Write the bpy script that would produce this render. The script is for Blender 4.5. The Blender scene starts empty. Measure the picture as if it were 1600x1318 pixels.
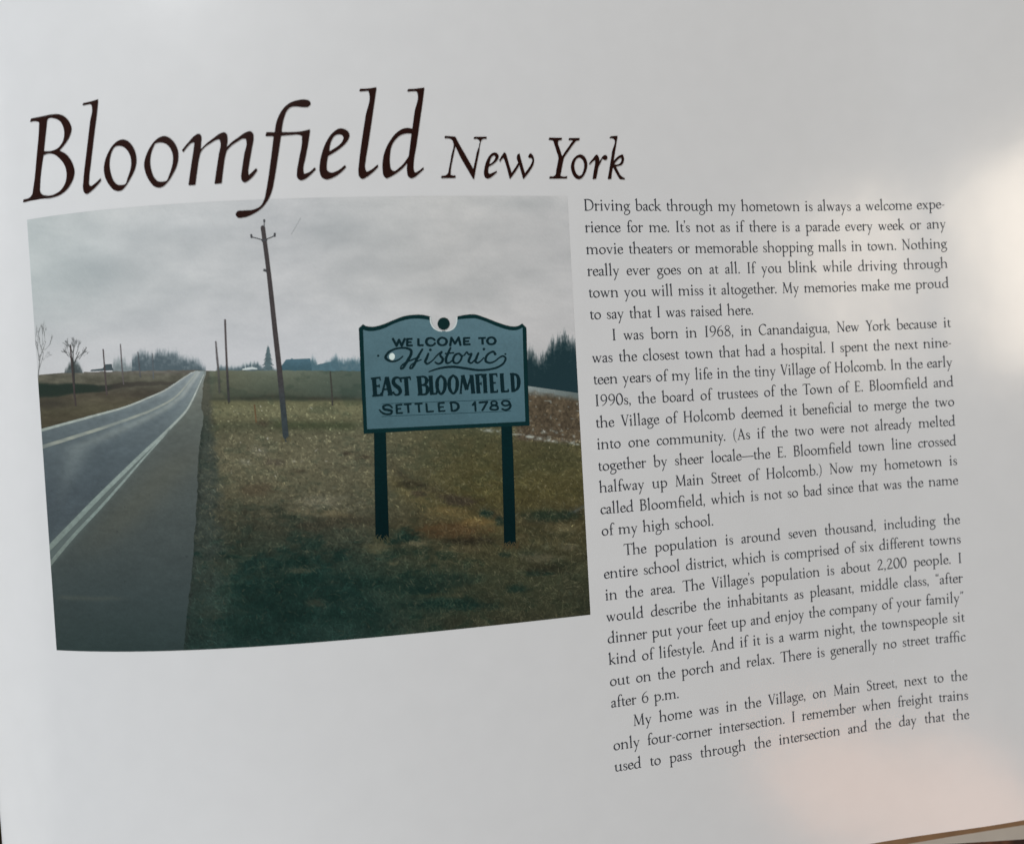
import bpy, math, random
import numpy as np
from mathutils import Vector, Matrix
sc = bpy.context.scene
TITLE={'B':[[(-24.52,-3.885,1),(-24.451,-4.019,1),(-23.929,-4.023),(-23.287,-4.028),(-23.065,-4.004),(-22.764,-3.888),(-22.502,-3.597),(-22.419,-3.265),(-22.502,-3.03),(-22.745,-2.719),(-23.1,-2.431,1),(-22.761,-2.229),(-22.487,-1.817),(-22.415,-1.392),(-22.536,-1.065),(-22.835,-0.72),(-23.299,-0.5),(-23.667,-0.453),(-24.275,-0.475),(-25.219,-0.455,1),(-25.173,-0.572,1),(-24.795,-0.621),(-24.678,-0.721),(-24.592,-0.978),(-24.282,-2.355),(-24.041,-3.696),(-24.033,-3.79),(-24.154,-3.858)],[(-23.573,-3.863),(-23.255,-3.864),(-22.956,-3.694),(-22.795,-3.37),(-22.784,-3.065),(-22.92,-2.742),(-23.182,-2.529),(-23.458,-2.47),(-23.897,-2.507,1),(-23.613,-3.823,1)],[(-23.929,-2.344,1),(-23.694,-2.38),(-23.423,-2.336),(-23.083,-2.079),(-22.846,-1.708),(-22.798,-1.361),(-22.902,-0.994),(-23.146,-0.718),(-23.52,-0.572),(-23.889,-0.572),(-24.127,-0.648),(-24.246,-0.817),(-24.23,-1.007)]],'l':[[(-21.805,-4.219,1),(-21.751,-4.314,1),(-21.407,-4.337),(-21.051,-4.395,1),(-21.103,-4.07),(-21.343,-2.932),(-21.601,-1.68),(-21.723,-1.052),(-21.726,-0.788),(-21.65,-0.724),(-21.542,-0.769),(-21.183,-1.016,1),(-21.149,-0.926,1),(-21.423,-0.682),(-21.776,-0.453),(-21.871,-0.418),(-21.986,-0.483),(-22.036,-0.669),(-22.0,-0.968),(-21.75,-2.224),(-21.49,-3.475),(-21.36,-4.118),(-21.394,-4.227),(-21.539,-4.24)]],'o':[[(-20.027,-2.569),(-19.815,-2.482),(-19.601,-2.217),(-19.495,-1.879),(-19.49,-1.605),(-19.596,-1.23),(-19.808,-0.891),(-20.095,-0.53),(-20.219,-0.431),(-20.368,-0.403),(-20.571,-0.462),(-20.792,-0.703),(-20.96,-1.077),(-20.987,-1.41),(-20.913,-1.733),(-20.723,-2.1),(-20.464,-2.404),(-20.249,-2.535)],[(-20.176,-2.323),(-20.005,-2.252),(-19.843,-2.073),(-19.732,-1.789),(-19.721,-1.514),(-19.783,-1.245),(-19.921,-0.928),(-20.072,-0.652),(-20.204,-0.636),(-20.408,-0.668),(-20.573,-0.848),(-20.696,-1.217),(-20.725,-1.522),(-20.683,-1.821),(-20.557,-2.139),(-20.412,-2.303)]],'o2':[[(-18.173,-2.566),(-17.969,-2.475),(-17.761,-2.243),(-17.644,-1.908),(-17.642,-1.634),(-17.725,-1.284),(-17.899,-0.967),(-18.204,-0.577),(-18.382,-0.439),(-18.553,-0.404),(-18.747,-0.465),(-18.958,-0.713),(-19.116,-1.109),(-19.15,-1.413),(-19.076,-1.708),(-18.865,-2.103),(-18.59,-2.41),(-18.385,-2.532)],[(-18.371,-2.318),(-18.178,-2.271),(-17.994,-2.095),(-17.878,-1.814),(-17.866,-1.567),(-17.937,-1.243),(-18.069,-0.924),(-18.241,-0.648),(-18.369,-0.635),(-18.565,-0.657),(-18.724,-0.806),(-18.856,-1.171),(-18.883,-1.529),(-18.845,-1.773),(-18.724,-2.092),(-18.598,-2.288)]],'m':[[(-17.46,-1.921,1),(-17.151,-2.245),(-16.859,-2.513),(-16.717,-2.573),(-16.628,-2.534),(-16.601,-2.419),(-16.627,-2.192),(-16.669,-1.887,1),(-16.426,-2.113),(-16.092,-2.347),(-15.762,-2.549),(-15.601,-2.58),(-15.515,-2.503),(-15.496,-2.366),(-15.569,-1.913,1),(-15.381,-2.098),(-15.051,-2.324),(-14.676,-2.55),(-14.504,-2.583),(-14.408,-2.495),(-14.396,-2.323),(-14.491,-1.869),(-14.645,-1.189),(-14.705,-0.871),(-14.685,-0.722),(-14.602,-0.787),(-14.363,-0.996,1),(-14.311,-0.925,1),(-14.519,-0.658),(-14.733,-0.484),(-14.884,-0.421),(-14.981,-0.494),(-15.01,-0.655),(-14.968,-0.905),(-14.823,-1.608),(-14.698,-2.174),(-14.726,-2.278),(-14.827,-2.293),(-15.059,-2.188),(-15.389,-1.973),(-15.559,-1.787),(-15.636,-1.573),(-15.736,-1.121),(-15.858,-0.43,1),(-16.155,-0.415,1),(-16.041,-0.976),(-15.896,-1.654),(-15.802,-2.197),(-15.845,-2.301),(-15.936,-2.294),(-16.194,-2.17),(-16.503,-1.981),(-16.663,-1.795),(-16.747,-1.56),(-16.858,-1.065),(-16.984,-0.421,1),(-17.272,-0.42,1),(-17.114,-1.193),(-16.968,-1.869),(-16.899,-2.23,1),(-17.015,-2.214),(-17.209,-2.066),(-17.408,-1.838,1)]],'fi':[[(-11.941,-3.815),(-11.906,-3.71),(-12.016,-3.586),(-12.242,-3.576),(-12.507,-3.605),(-12.754,-3.576),(-12.928,-3.413),(-13.045,-3.165),(-13.206,-2.511,1),(-12.818,-2.502),(-12.407,-2.519),(-11.992,-2.603,1),(-12.108,-2.02),(-12.271,-1.354),(-12.38,-0.896),(-12.35,-0.707),(-12.204,-0.733),(-11.903,-0.961,1),(-11.846,-0.893,1),(-12.064,-0.68),(-12.322,-0.485),(-12.53,-0.44),(-12.646,-0.548),(-12.645,-0.778),(-12.542,-1.277),(-12.352,-2.192),(-12.356,-2.338),(-12.456,-2.382),(-12.825,-2.381),(-13.236,-2.357,1),(-13.41,-1.508),(-13.635,-0.472),(-13.742,-0.059),(-13.931,0.351),(-14.24,0.715),(-14.624,0.95),(-15.002,1.067),(-15.269,1.055),(-15.336,0.939),(-15.275,0.817),(-15.026,0.787),(-14.572,0.764),(-14.276,0.63),(-14.095,0.345),(-13.98,-0.067),(-13.762,-1.102),(-13.535,-2.353,1),(-13.883,-2.363,1),(-13.832,-2.519,1),(-13.481,-2.51,1),(-13.361,-3.006),(-13.221,-3.294),(-13.0,-3.581),(-12.743,-3.764),(-12.41,-3.863),(-12.122,-3.88)]],'e':[[(-10.722,-2.625),(-10.525,-2.59),(-10.367,-2.464),(-10.343,-2.313),(-10.439,-2.095),(-10.702,-1.828),(-11.012,-1.614),(-11.301,-1.45,1),(-11.379,-1.082),(-11.37,-0.831),(-11.228,-0.727),(-10.995,-0.774),(-10.616,-1.037,1),(-10.554,-0.969,1),(-10.834,-0.704),(-11.175,-0.508),(-11.426,-0.446),(-11.602,-0.533),(-11.686,-0.786),(-11.66,-1.121),(-11.54,-1.588),(-11.313,-2.088),(-11.028,-2.453)],[(-10.97,-2.318),(-10.802,-2.384),(-10.655,-2.355),(-10.595,-2.247),(-10.655,-2.063),(-10.831,-1.88),(-11.037,-1.748),(-11.241,-1.634,1),(-11.214,-1.818),(-11.096,-2.152)]],'l2':[[(-9.808,-4.23,1),(-9.762,-4.338,1),(-9.462,-4.349),(-9.065,-4.41,1),(-9.127,-4.098),(-9.337,-3.051),(-9.57,-1.903),(-9.716,-1.229),(-9.755,-0.892),(-9.687,-0.746),(-9.568,-0.788),(-9.203,-1.056,1),(-9.192,-0.954,1),(-9.439,-0.719),(-9.717,-0.52),(-9.904,-0.448),(-10.015,-0.54),(-10.042,-0.76),(-9.999,-1.097),(-9.828,-2.04),(-9.598,-3.152),(-9.389,-4.164),(-9.417,-4.255),(-9.534,-4.255)]],'d':[[(-7.744,-4.241,1),(-7.698,-4.344,1),(-7.409,-4.362),(-6.992,-4.424,1),(-7.043,-4.122),(-7.245,-3.097),(-7.483,-1.901),(-7.647,-1.117),(-7.663,-0.844),(-7.604,-0.691),(-7.482,-0.741),(-7.241,-0.919,1),(-7.21,-0.86,1),(-7.454,-0.639),(-7.666,-0.486),(-7.787,-0.453),(-7.901,-0.521),(-7.946,-0.743),(-7.919,-1.083),(-7.899,-1.151,1),(-8.15,-0.88),(-8.467,-0.644),(-8.847,-0.45,1),(-8.959,-0.546),(-9.0,-0.817),(-8.97,-1.224),(-8.844,-1.663),(-8.62,-2.07),(-8.296,-2.443),(-8.052,-2.597),(-7.88,-2.642),(-7.612,-2.61,1),(-7.467,-3.367),(-7.301,-4.187),(-7.331,-4.261),(-7.449,-4.27)],[(-7.657,-2.412,1),(-7.859,-2.418),(-8.134,-2.342),(-8.381,-2.138),(-8.558,-1.866),(-8.653,-1.493),(-8.677,-1.086),(-8.64,-0.849),(-8.544,-0.763),(-8.249,-0.931),(-7.832,-1.424,1)]],'N':[[(-6.216,-2.221,1),(-6.192,-2.298,1),(-5.98,-2.286),(-5.748,-2.268,1),(-5.652,-2.057),(-5.344,-1.463),(-5.022,-0.825,1),(-4.823,-1.553),(-4.695,-2.167),(-4.742,-2.203),(-4.915,-2.201,1),(-4.896,-2.273,1),(-4.348,-2.28,1),(-4.367,-2.214,1),(-4.526,-2.206),(-4.612,-2.111),(-4.733,-1.61),(-4.937,-0.811),(-5.026,-0.417,1),(-5.059,-0.44,1),(-5.265,-0.838),(-5.574,-1.433),(-5.769,-1.914,1),(-5.886,-1.46),(-6.057,-0.694),(-6.063,-0.595),(-6.008,-0.566),(-5.838,-0.552,1),(-5.857,-0.473,1),(-6.467,-0.467,1),(-6.449,-0.538,1),(-6.249,-0.566),(-6.159,-0.651),(-6.088,-0.892),(-5.958,-1.431),(-5.839,-2.027),(-5.888,-2.154),(-6.012,-2.218)]],'e2':[[(-4.041,-1.583),(-3.912,-1.547),(-3.86,-1.447),(-3.912,-1.289),(-4.067,-1.13),(-4.322,-0.98,1),(-4.369,-0.814),(-4.367,-0.685),(-4.298,-0.628),(-4.21,-0.657),(-3.986,-0.758,1),(-3.973,-0.73,1),(-4.157,-0.571),(-4.307,-0.471),(-4.41,-0.447),(-4.502,-0.498),(-4.542,-0.67),(-4.51,-0.87),(-4.411,-1.185),(-4.252,-1.444)],[(-4.136,-1.445),(-4.032,-1.474),(-3.983,-1.418),(-4.029,-1.274),(-4.138,-1.144),(-4.303,-1.048,1),(-4.272,-1.186),(-4.214,-1.344)]],'w':[[(-3.796,-1.19,1),(-3.812,-1.262,1),(-3.668,-1.478),(-3.575,-1.588),(-3.524,-1.551),(-3.495,-1.451),(-3.401,-1.05),(-3.306,-0.662,1),(-3.116,-0.909),(-2.949,-1.155,1),(-3.005,-1.414),(-2.97,-1.501),(-2.896,-1.559,1),(-2.867,-1.401),(-2.785,-1.027),(-2.695,-0.652,1),(-2.529,-0.856),(-2.368,-1.089),(-2.303,-1.292),(-2.336,-1.378),(-2.41,-1.392),(-2.469,-1.391),(-2.465,-1.464),(-2.37,-1.566),(-2.286,-1.48),(-2.243,-1.293),(-2.295,-1.061),(-2.442,-0.828),(-2.602,-0.624),(-2.775,-0.435,1),(-2.81,-0.594),(-2.869,-0.853),(-2.915,-1.083,1),(-3.124,-0.764),(-3.392,-0.432,1),(-3.448,-0.733),(-3.542,-1.135),(-3.616,-1.378,1),(-3.722,-1.305)]],'Y':[[(-1.486,-2.209,1),(-1.455,-2.291,1),(-0.869,-2.292,1),(-0.921,-2.212,1),(-1.041,-2.192),(-1.08,-2.102),(-1.01,-1.797),(-0.912,-1.436,1),(-0.683,-1.752),(-0.425,-2.088),(-0.352,-2.205),(-0.391,-2.222),(-0.55,-2.214,1),(-0.519,-2.291,1),(-0.035,-2.301,1),(-0.071,-2.223,1),(-0.206,-2.19),(-0.348,-2.039),(-0.577,-1.753),(-0.84,-1.404,1),(-0.916,-1.135),(-1.003,-0.777),(-1.036,-0.573),(-0.937,-0.535),(-0.725,-0.55,1),(-0.756,-0.473,1),(-1.56,-0.461,1),(-1.529,-0.538,1),(-1.359,-0.539),(-1.263,-0.609),(-1.206,-0.826),(-1.128,-1.133),(-1.073,-1.388),(-1.136,-1.668),(-1.235,-2.023),(-1.291,-2.187)]],'o3':[[(-0.029,-1.552),(0.152,-1.458),(0.242,-1.254),(0.249,-1.048),(0.168,-0.79),(0.021,-0.557),(-0.092,-0.466),(-0.199,-0.447),(-0.355,-0.528),(-0.474,-0.757),(-0.506,-0.987),(-0.448,-1.218),(-0.276,-1.438),(-0.137,-1.53)],[(-0.09,-1.434),(0.04,-1.366),(0.116,-1.201),(0.127,-1.021),(0.061,-0.789),(-0.043,-0.608),(-0.152,-0.576),(-0.267,-0.657),(-0.35,-0.835),(-0.373,-1.04),(-0.319,-1.246),(-0.198,-1.401)]],'r':[[(0.369,-1.114,1),(0.382,-1.166,1),(0.549,-1.361),(0.762,-1.55),(0.82,-1.469),(0.813,-1.159,1),(0.954,-1.368),(1.071,-1.512),(1.168,-1.547),(1.245,-1.476),(1.212,-1.372),(1.142,-1.34),(1.024,-1.395),(0.905,-1.212),(0.785,-1.004),(0.716,-0.745),(0.647,-0.474,1),(0.498,-0.454,1),(0.571,-0.795),(0.662,-1.209),(0.663,-1.363,1),(0.516,-1.245)]],'k':[[(1.417,-2.345,1),(1.489,-2.417,1),(1.791,-2.444,1),(1.68,-1.95),(1.516,-1.222,1),(1.662,-1.392),(1.862,-1.538),(2.001,-1.58),(2.044,-1.464),(2.025,-1.281),(1.935,-1.137),(1.781,-1.083),(1.629,-1.055,1),(1.714,-0.862),(1.863,-0.604),(2.048,-0.489,1),(2.019,-0.455,1),(1.801,-0.473,1),(1.627,-0.783),(1.5,-1.04,1),(1.421,-0.754),(1.378,-0.474,1),(1.228,-0.462,1),(1.335,-0.908),(1.502,-1.687),(1.62,-2.324),(1.567,-2.356)],[(1.538,-1.131,1),(1.684,-1.302),(1.842,-1.434),(1.934,-1.462),(1.947,-1.358),(1.884,-1.201),(1.756,-1.122)]]}
SIGN_FRAME=[(-10.424,6.038,1),(-10.234,5.873,1),(-10.16,5.929),(-9.855,5.999),(-9.437,5.931),(-8.908,5.741),(-8.483,5.598),(-8.062,5.544),(-7.643,5.559),(-7.311,5.644,1),(-7.301,5.756,1),(-7.256,5.986),(-7.14,6.166),(-6.971,6.268),(-6.745,6.308),(-6.51,6.279),(-6.318,6.185),(-6.207,6.023),(-6.146,5.796,1),(-6.086,5.675,1),(-5.735,5.622),(-5.305,5.62),(-4.881,5.767),(-4.403,5.971),(-3.922,6.149),(-3.596,6.213),(-3.374,6.188),(-3.202,6.085,1),(-3.015,6.287,1),(-3.076,8.329),(-3.123,10.712,1),(-6.023,10.661),(-10.475,10.641,1),(-10.464,9.035)]
SIGN_PANEL=[(-10.243,6.109,1),(-10.071,6.168),(-9.762,6.181),(-9.395,6.101),(-8.917,5.909),(-8.493,5.772),(-8.071,5.713),(-7.757,5.724),(-7.341,5.797,1),(-7.303,5.788,1),(-7.257,5.997),(-7.141,6.176),(-6.972,6.278),(-6.746,6.318),(-6.511,6.29),(-6.319,6.195),(-6.208,6.034),(-6.148,5.817,1),(-5.745,5.793),(-5.315,5.796),(-4.89,5.934),(-4.414,6.149),(-3.932,6.327),(-3.606,6.386),(-3.384,6.361),(-3.191,6.27,1),(-3.253,8.321),(-3.301,10.517,1),(-6.014,10.49),(-10.319,10.451,1),(-10.29,8.519)]
SIGN_RIM=[('C',[(-7.298,5.693),(-7.267,5.986),(-7.141,6.176),(-6.971,6.273),(-6.841,6.304)],[0.0672,0.0672,0.0672,0.0616,0.0448]),('C',[(-6.143,5.732),(-6.197,6.023),(-6.319,6.195),(-6.511,6.29),(-6.65,6.311)],[0.0672,0.0672,0.0672,0.0616,0.0448])]
FINIAL=[(-6.716,5.707),(-6.53,5.793),(-6.461,5.988),(-6.552,6.182),(-6.748,6.254),(-6.934,6.168),(-7.002,5.969),(-6.911,5.78)]
WHITE_DOT=[(-9.053,7.179),(-8.968,7.235),(-8.943,7.336),(-8.979,7.435),(-9.071,7.494),(-9.162,7.437),(-9.191,7.325),(-9.149,7.227)]
POSTS=[[(-10.037,10.544,1),(-9.522,10.518,1),(-9.594,13.02),(-9.661,15.328,1),(-9.962,15.361),(-10.238,15.255,1),(-10.145,12.982)],[(-4.418,10.618,1),(-3.927,10.618,1),(-3.979,13.424),(-4.059,16.058,1),(-4.35,16.076),(-4.59,16.026,1),(-4.504,13.385)]]
WELCOME=[('L',[(-8.982,6.57),(-8.843,6.871),(-8.724,6.618),(-8.619,6.881),(-8.478,6.591)],0.1091),('L',[(-8.367,6.585),(-8.385,6.891)],0.1091),('L',[(-8.405,6.594),(-8.133,6.599)],0.0924),('L',[(-8.413,6.736),(-8.183,6.74)],0.0868),('L',[(-8.421,6.884),(-8.139,6.885)],0.0924),('L',[(-7.88,6.583),(-7.894,6.921)],0.1091),('L',[(-7.893,6.895),(-7.662,6.894)],0.0924),('C',[(-7.17,6.685),(-7.24,6.619),(-7.355,6.593),(-7.483,6.631),(-7.543,6.756),(-7.487,6.88),(-7.363,6.927),(-7.235,6.901),(-7.168,6.834)],[0.0952,0.0896,0.0952,0.1175,0.1231,0.1175,0.0952,0.0896,0.0952]),('C',[(-6.826,6.598),(-6.691,6.656),(-6.645,6.775),(-6.71,6.89),(-6.845,6.932),(-6.975,6.885),(-7.026,6.765),(-6.961,6.646),(-6.826,6.598)],[0.0896,0.1063,0.1231,0.1063,0.0896,0.1063,0.1231,0.1063,0.0896]),('L',[(-6.495,6.946),(-6.428,6.618),(-6.283,6.88),(-6.103,6.62),(-6.046,6.943)],0.1091),('L',[(-5.863,6.64),(-5.881,6.96)],0.1091),('L',[(-5.901,6.654),(-5.59,6.655)],0.0924),('L',[(-5.91,6.798),(-5.641,6.798)],0.0868),('L',[(-5.918,6.937),(-5.59,6.939)],0.0924),('L',[(-5.236,6.679),(-4.889,6.676)],0.0924),('L',[(-5.047,6.681),(-5.047,6.976)],0.1091),('C',[(-4.639,6.663),(-4.511,6.717),(-4.463,6.832),(-4.524,6.937),(-4.657,6.975),(-4.784,6.927),(-4.832,6.818),(-4.772,6.707),(-4.639,6.663)],[0.0896,0.1063,0.1231,0.1063,0.0896,0.1063,0.1231,0.1063,0.0896])]
HISTORIC=[('C',[(-8.605,7.346),(-8.774,7.476),(-8.986,7.545),(-9.227,7.498),(-9.35,7.376),(-9.251,7.191),(-8.982,7.029),(-8.667,6.979),(-8.381,7.007),(-8.225,7.109),(-8.24,7.272),(-8.384,7.504),(-8.544,7.75),(-8.645,7.873),(-8.719,7.89),(-8.703,7.796),(-8.549,7.655),(-8.196,7.512),(-7.896,7.409)],[0.0616,0.0728,0.084,0.1063,0.1175,0.1063,0.0896,0.084,0.1008,0.1175,0.1231,0.1231,0.1119,0.0952,0.0728,0.0672,0.0672,0.0728,0.0672]),('C',[(-7.73,7.077),(-7.891,7.314),(-8.019,7.531),(-8.159,7.779),(-8.26,7.89),(-8.322,7.888),(-8.284,7.773),(-8.077,7.634),(-7.809,7.529)],[0.0896,0.1063,0.1175,0.1063,0.084,0.0672,0.0616,0.0616,0.056]),('C',[(-7.478,7.278),(-7.575,7.487),(-7.636,7.633),(-7.577,7.72),(-7.427,7.663),(-7.204,7.471)],[0.0952,0.1175,0.1175,0.0952,0.0672,0.0616]),('D',(-7.384,7.112),0.0616),('C',[(-7.204,7.471),(-7.014,7.298),(-6.883,7.218),(-6.965,7.364),(-6.859,7.539),(-6.92,7.686),(-7.082,7.742),(-7.195,7.673)],[0.0616,0.0728,0.0784,0.0952,0.1175,0.1063,0.0896,0.084]),('C',[(-6.491,7.064),(-6.622,7.315),(-6.723,7.577),(-6.699,7.717),(-6.571,7.712),(-6.425,7.579)],[0.0896,0.1119,0.1231,0.1063,0.0728,0.0616]),('L',[(-6.76,7.309),(-6.338,7.284)],0.07),('C',[(-6.111,7.325),(-6.263,7.362),(-6.39,7.527),(-6.379,7.709),(-6.243,7.758),(-6.075,7.626),(-6.021,7.436),(-6.112,7.336),(-6.063,7.423),(-5.891,7.409)],[0.0784,0.0952,0.1119,0.1063,0.084,0.0896,0.0952,0.084,0.0616,0.0616]),('C',[(-5.891,7.409),(-5.766,7.286),(-5.707,7.385),(-5.576,7.358),(-5.663,7.547),(-5.715,7.706),(-5.633,7.774),(-5.464,7.652)],[0.0672,0.0896,0.0728,0.0896,0.1175,0.1119,0.084,0.0616]),('C',[(-5.263,7.349),(-5.361,7.549),(-5.413,7.708),(-5.342,7.776),(-5.187,7.707),(-5.038,7.563)],[0.0952,0.1175,0.1119,0.0896,0.0672,0.0616]),('D',(-5.005,7.177),0.0616),('C',[(-4.508,7.423),(-4.578,7.312),(-4.755,7.359),(-4.928,7.535),(-4.949,7.717),(-4.802,7.799),(-4.559,7.745),(-4.332,7.592),(-4.154,7.524),(-4.049,7.604),(-4.114,7.796),(-4.355,7.98),(-4.797,8.09),(-5.339,8.098),(-5.871,7.999),(-6.401,7.906),(-6.934,7.93),(-7.256,8.0),(-7.498,8.074)],[0.1175,0.0952,0.0896,0.1119,0.1175,0.0952,0.0728,0.0728,0.084,0.0952,0.0952,0.0952,0.0952,0.1008,0.1063,0.1063,0.0952,0.0784,0.0504]),('D',(-9.66,7.273),0.0504),('D',(-4.045,7.436),0.0448)]
EAST=[('L',[(-9.901,8.223),(-9.89,9.023)],0.1875),('L',[(-10.037,8.259),(-9.612,8.227)],0.0868),('L',[(-9.652,8.204),(-9.63,8.363)],0.0588),('L',[(-9.902,8.602),(-9.684,8.592)],0.0812),('L',[(-9.691,8.523),(-9.689,8.665)],0.0532),('L',[(-10.019,9.016),(-9.625,8.995)],0.0924),('L',[(-9.65,8.894),(-9.626,9.016)],0.0588),('L',[(-9.362,8.208),(-9.61,9.006)],0.0924),('L',[(-9.352,8.219),(-9.231,8.994)],0.1987),('L',[(-9.518,8.758),(-9.279,8.755)],0.0812),('L',[(-9.667,9.014),(-9.543,9.01)],0.0644),('L',[(-9.356,9.009),(-9.138,9.005)],0.0644),('C',[(-8.741,8.449),(-8.785,8.31),(-8.897,8.262),(-9.025,8.308),(-9.075,8.454),(-8.99,8.606),(-8.851,8.729),(-8.798,8.89),(-8.888,9.012),(-9.013,9.016),(-9.101,8.906)],[0.084,0.0896,0.0952,0.1399,0.1679,0.1791,0.1791,0.1567,0.1008,0.0896,0.0896]),('L',[(-8.785,8.304),(-8.324,8.279)],0.0924),('L',[(-8.773,8.279),(-8.781,8.415)],0.0588),('L',[(-8.333,8.257),(-8.331,8.406)],0.0588),('L',[(-8.518,8.291),(-8.51,9.053)],0.1819),('L',[(-8.63,9.052),(-8.41,9.048)],0.0588),('L',[(-7.951,8.276),(-7.929,9.073)],0.1931),('L',[(-8.072,8.281),(-7.799,8.272)],0.0756),('L',[(-8.055,9.071),(-7.844,9.066)],0.0756),('C',[(-7.851,8.275),(-7.685,8.31),(-7.619,8.451),(-7.692,8.607),(-7.852,8.652)],[0.0784,0.1063,0.1735,0.1175,0.0784]),('C',[(-7.842,8.652),(-7.654,8.694),(-7.601,8.866),(-7.674,9.033),(-7.866,9.071)],[0.0784,0.1175,0.1903,0.1175,0.0784]),('L',[(-7.441,8.279),(-7.434,9.077)],0.1763),('L',[(-7.536,8.285),(-7.346,8.278)],0.0644),('L',[(-7.507,9.068),(-7.2,9.052)],0.0924),('L',[(-7.224,8.928),(-7.201,9.068)],0.0644),('C',[(-6.981,8.279),(-6.846,8.424),(-6.823,8.681),(-6.886,8.945),(-7.016,9.088),(-7.141,8.943),(-7.178,8.675),(-7.121,8.411),(-6.981,8.279)],[0.0896,0.1399,0.1735,0.1399,0.0896,0.1399,0.1735,0.1399,0.0896]),('C',[(-6.444,8.283),(-6.308,8.429),(-6.285,8.686),(-6.348,8.951),(-6.479,9.094),(-6.604,8.949),(-6.642,8.68),(-6.584,8.415),(-6.444,8.283)],[0.0896,0.1399,0.1735,0.1399,0.0896,0.1399,0.1735,0.1399,0.0896]),('L',[(-6.039,8.302),(-6.159,9.099)],0.0924),('L',[(-6.027,8.292),(-5.872,8.953)],0.1763),('L',[(-5.862,8.964),(-5.641,8.299)],0.0868),('L',[(-5.63,8.3),(-5.596,9.117)],0.1819),('L',[(-6.213,9.097),(-6.095,9.097)],0.0588),('L',[(-5.698,9.112),(-5.493,9.106)],0.0644),('L',[(-5.373,8.322),(-5.359,9.118)],0.1763),('L',[(-5.481,8.323),(-5.145,8.306)],0.0868),('L',[(-5.166,8.3),(-5.159,8.451)],0.0588),('L',[(-5.374,8.709),(-5.211,8.706)],0.0812),('L',[(-5.213,8.636),(-5.21,8.782)],0.0532),('L',[(-5.451,9.114),(-5.256,9.113)],0.0644),('L',[(-5.043,8.316),(-5.045,9.118)],0.1763),('L',[(-5.135,8.312),(-4.939,8.31)],0.0644),('L',[(-5.137,9.119),(-4.942,9.113)],0.0644),('L',[(-4.75,8.319),(-4.741,9.117)],0.1763),('L',[(-4.842,8.32),(-4.472,8.315)],0.0868),('L',[(-4.493,8.309),(-4.485,8.45)],0.0588),('L',[(-4.745,8.707),(-4.549,8.706)],0.0812),('L',[(-4.828,9.118),(-4.485,9.114)],0.0924),('L',[(-4.506,9.01),(-4.491,9.13)],0.0588),('L',[(-4.265,8.33),(-4.262,9.125)],0.1763),('L',[(-4.353,8.326),(-4.166,8.324)],0.0644),('L',[(-4.332,9.121),(-3.993,9.117)],0.0924),('L',[(-4.013,9.002),(-3.994,9.133)],0.0644),('L',[(-3.789,8.335),(-3.785,9.133)],0.1763),('L',[(-3.893,8.336),(-3.717,8.333)],0.0756),('L',[(-3.872,9.128),(-3.707,9.126)],0.0756),('C',[(-3.761,8.331),(-3.568,8.427),(-3.508,8.733),(-3.579,9.002),(-3.773,9.128)],[0.0784,0.1343,0.1903,0.1343,0.0784])]
SETTLED=[('C',[(-9.201,9.566),(-9.269,9.478),(-9.433,9.448),(-9.571,9.504),(-9.556,9.599),(-9.383,9.661),(-9.221,9.723),(-9.247,9.817),(-9.425,9.849),(-9.608,9.786),(-9.745,9.642)],[0.084,0.084,0.0896,0.1063,0.1175,0.1175,0.1175,0.1008,0.0896,0.0952,0.0616]),('L',[(-8.997,9.45),(-8.999,9.841)],0.098),('L',[(-9.029,9.47),(-8.737,9.464)],0.0812),('L',[(-9.008,9.64),(-8.799,9.635)],0.0756),('L',[(-9.029,9.829),(-8.737,9.824)],0.0812),('L',[(-8.685,9.462),(-8.339,9.454)],0.0812),('L',[(-8.502,9.466),(-8.493,9.848)],0.098),('L',[(-8.214,9.466),(-7.856,9.459)],0.0812),('L',[(-8.036,9.47),(-8.026,9.848)],0.098),('L',[(-7.698,9.451),(-7.685,9.861)],0.098),('L',[(-7.699,9.839),(-7.382,9.83)],0.0812),('L',[(-7.16,9.475),(-7.146,9.87)],0.098),('L',[(-7.193,9.489),(-6.885,9.479)],0.0812),('L',[(-7.161,9.666),(-6.938,9.657)],0.0756),('L',[(-7.171,9.847),(-6.873,9.837)],0.0812),('L',[(-6.608,9.483),(-6.593,9.868)],0.098),('C',[(-6.641,9.491),(-6.459,9.49),(-6.315,9.573),(-6.29,9.703),(-6.383,9.826),(-6.598,9.857)],[0.084,0.0896,0.1175,0.1231,0.1119,0.084]),('L',[(-5.643,9.641),(-5.539,9.528),(-5.534,9.905)],0.098),('L',[(-5.335,9.55),(-4.988,9.536),(-5.225,9.9)],0.098),('C',[(-4.683,9.525),(-4.576,9.568),(-4.559,9.645),(-4.672,9.709),(-4.827,9.76),(-4.864,9.844),(-4.705,9.912),(-4.528,9.873),(-4.534,9.776),(-4.682,9.709),(-4.809,9.642),(-4.793,9.557),(-4.683,9.525)],[0.0784,0.0896,0.0952,0.0896,0.0952,0.1008,0.084,0.1008,0.1008,0.0896,0.0896,0.0896,0.0784]),('C',[(-4.148,9.537),(-3.998,9.599),(-3.981,9.686),(-4.094,9.745),(-4.258,9.726),(-4.329,9.635),(-4.27,9.552),(-4.148,9.537)],[0.084,0.1008,0.1008,0.084,0.0896,0.1008,0.0896,0.084]),('C',[(-3.99,9.642),(-3.942,9.775),(-4.026,9.901),(-4.194,9.946),(-4.333,9.895)],[0.1008,0.1063,0.1063,0.0896,0.084])]
RULES=[('L',[(-9.637,9.384),(-3.92,9.473)],0.0252),('L',[(-9.669,9.936),(-3.934,10.009)],0.0252)]
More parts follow.
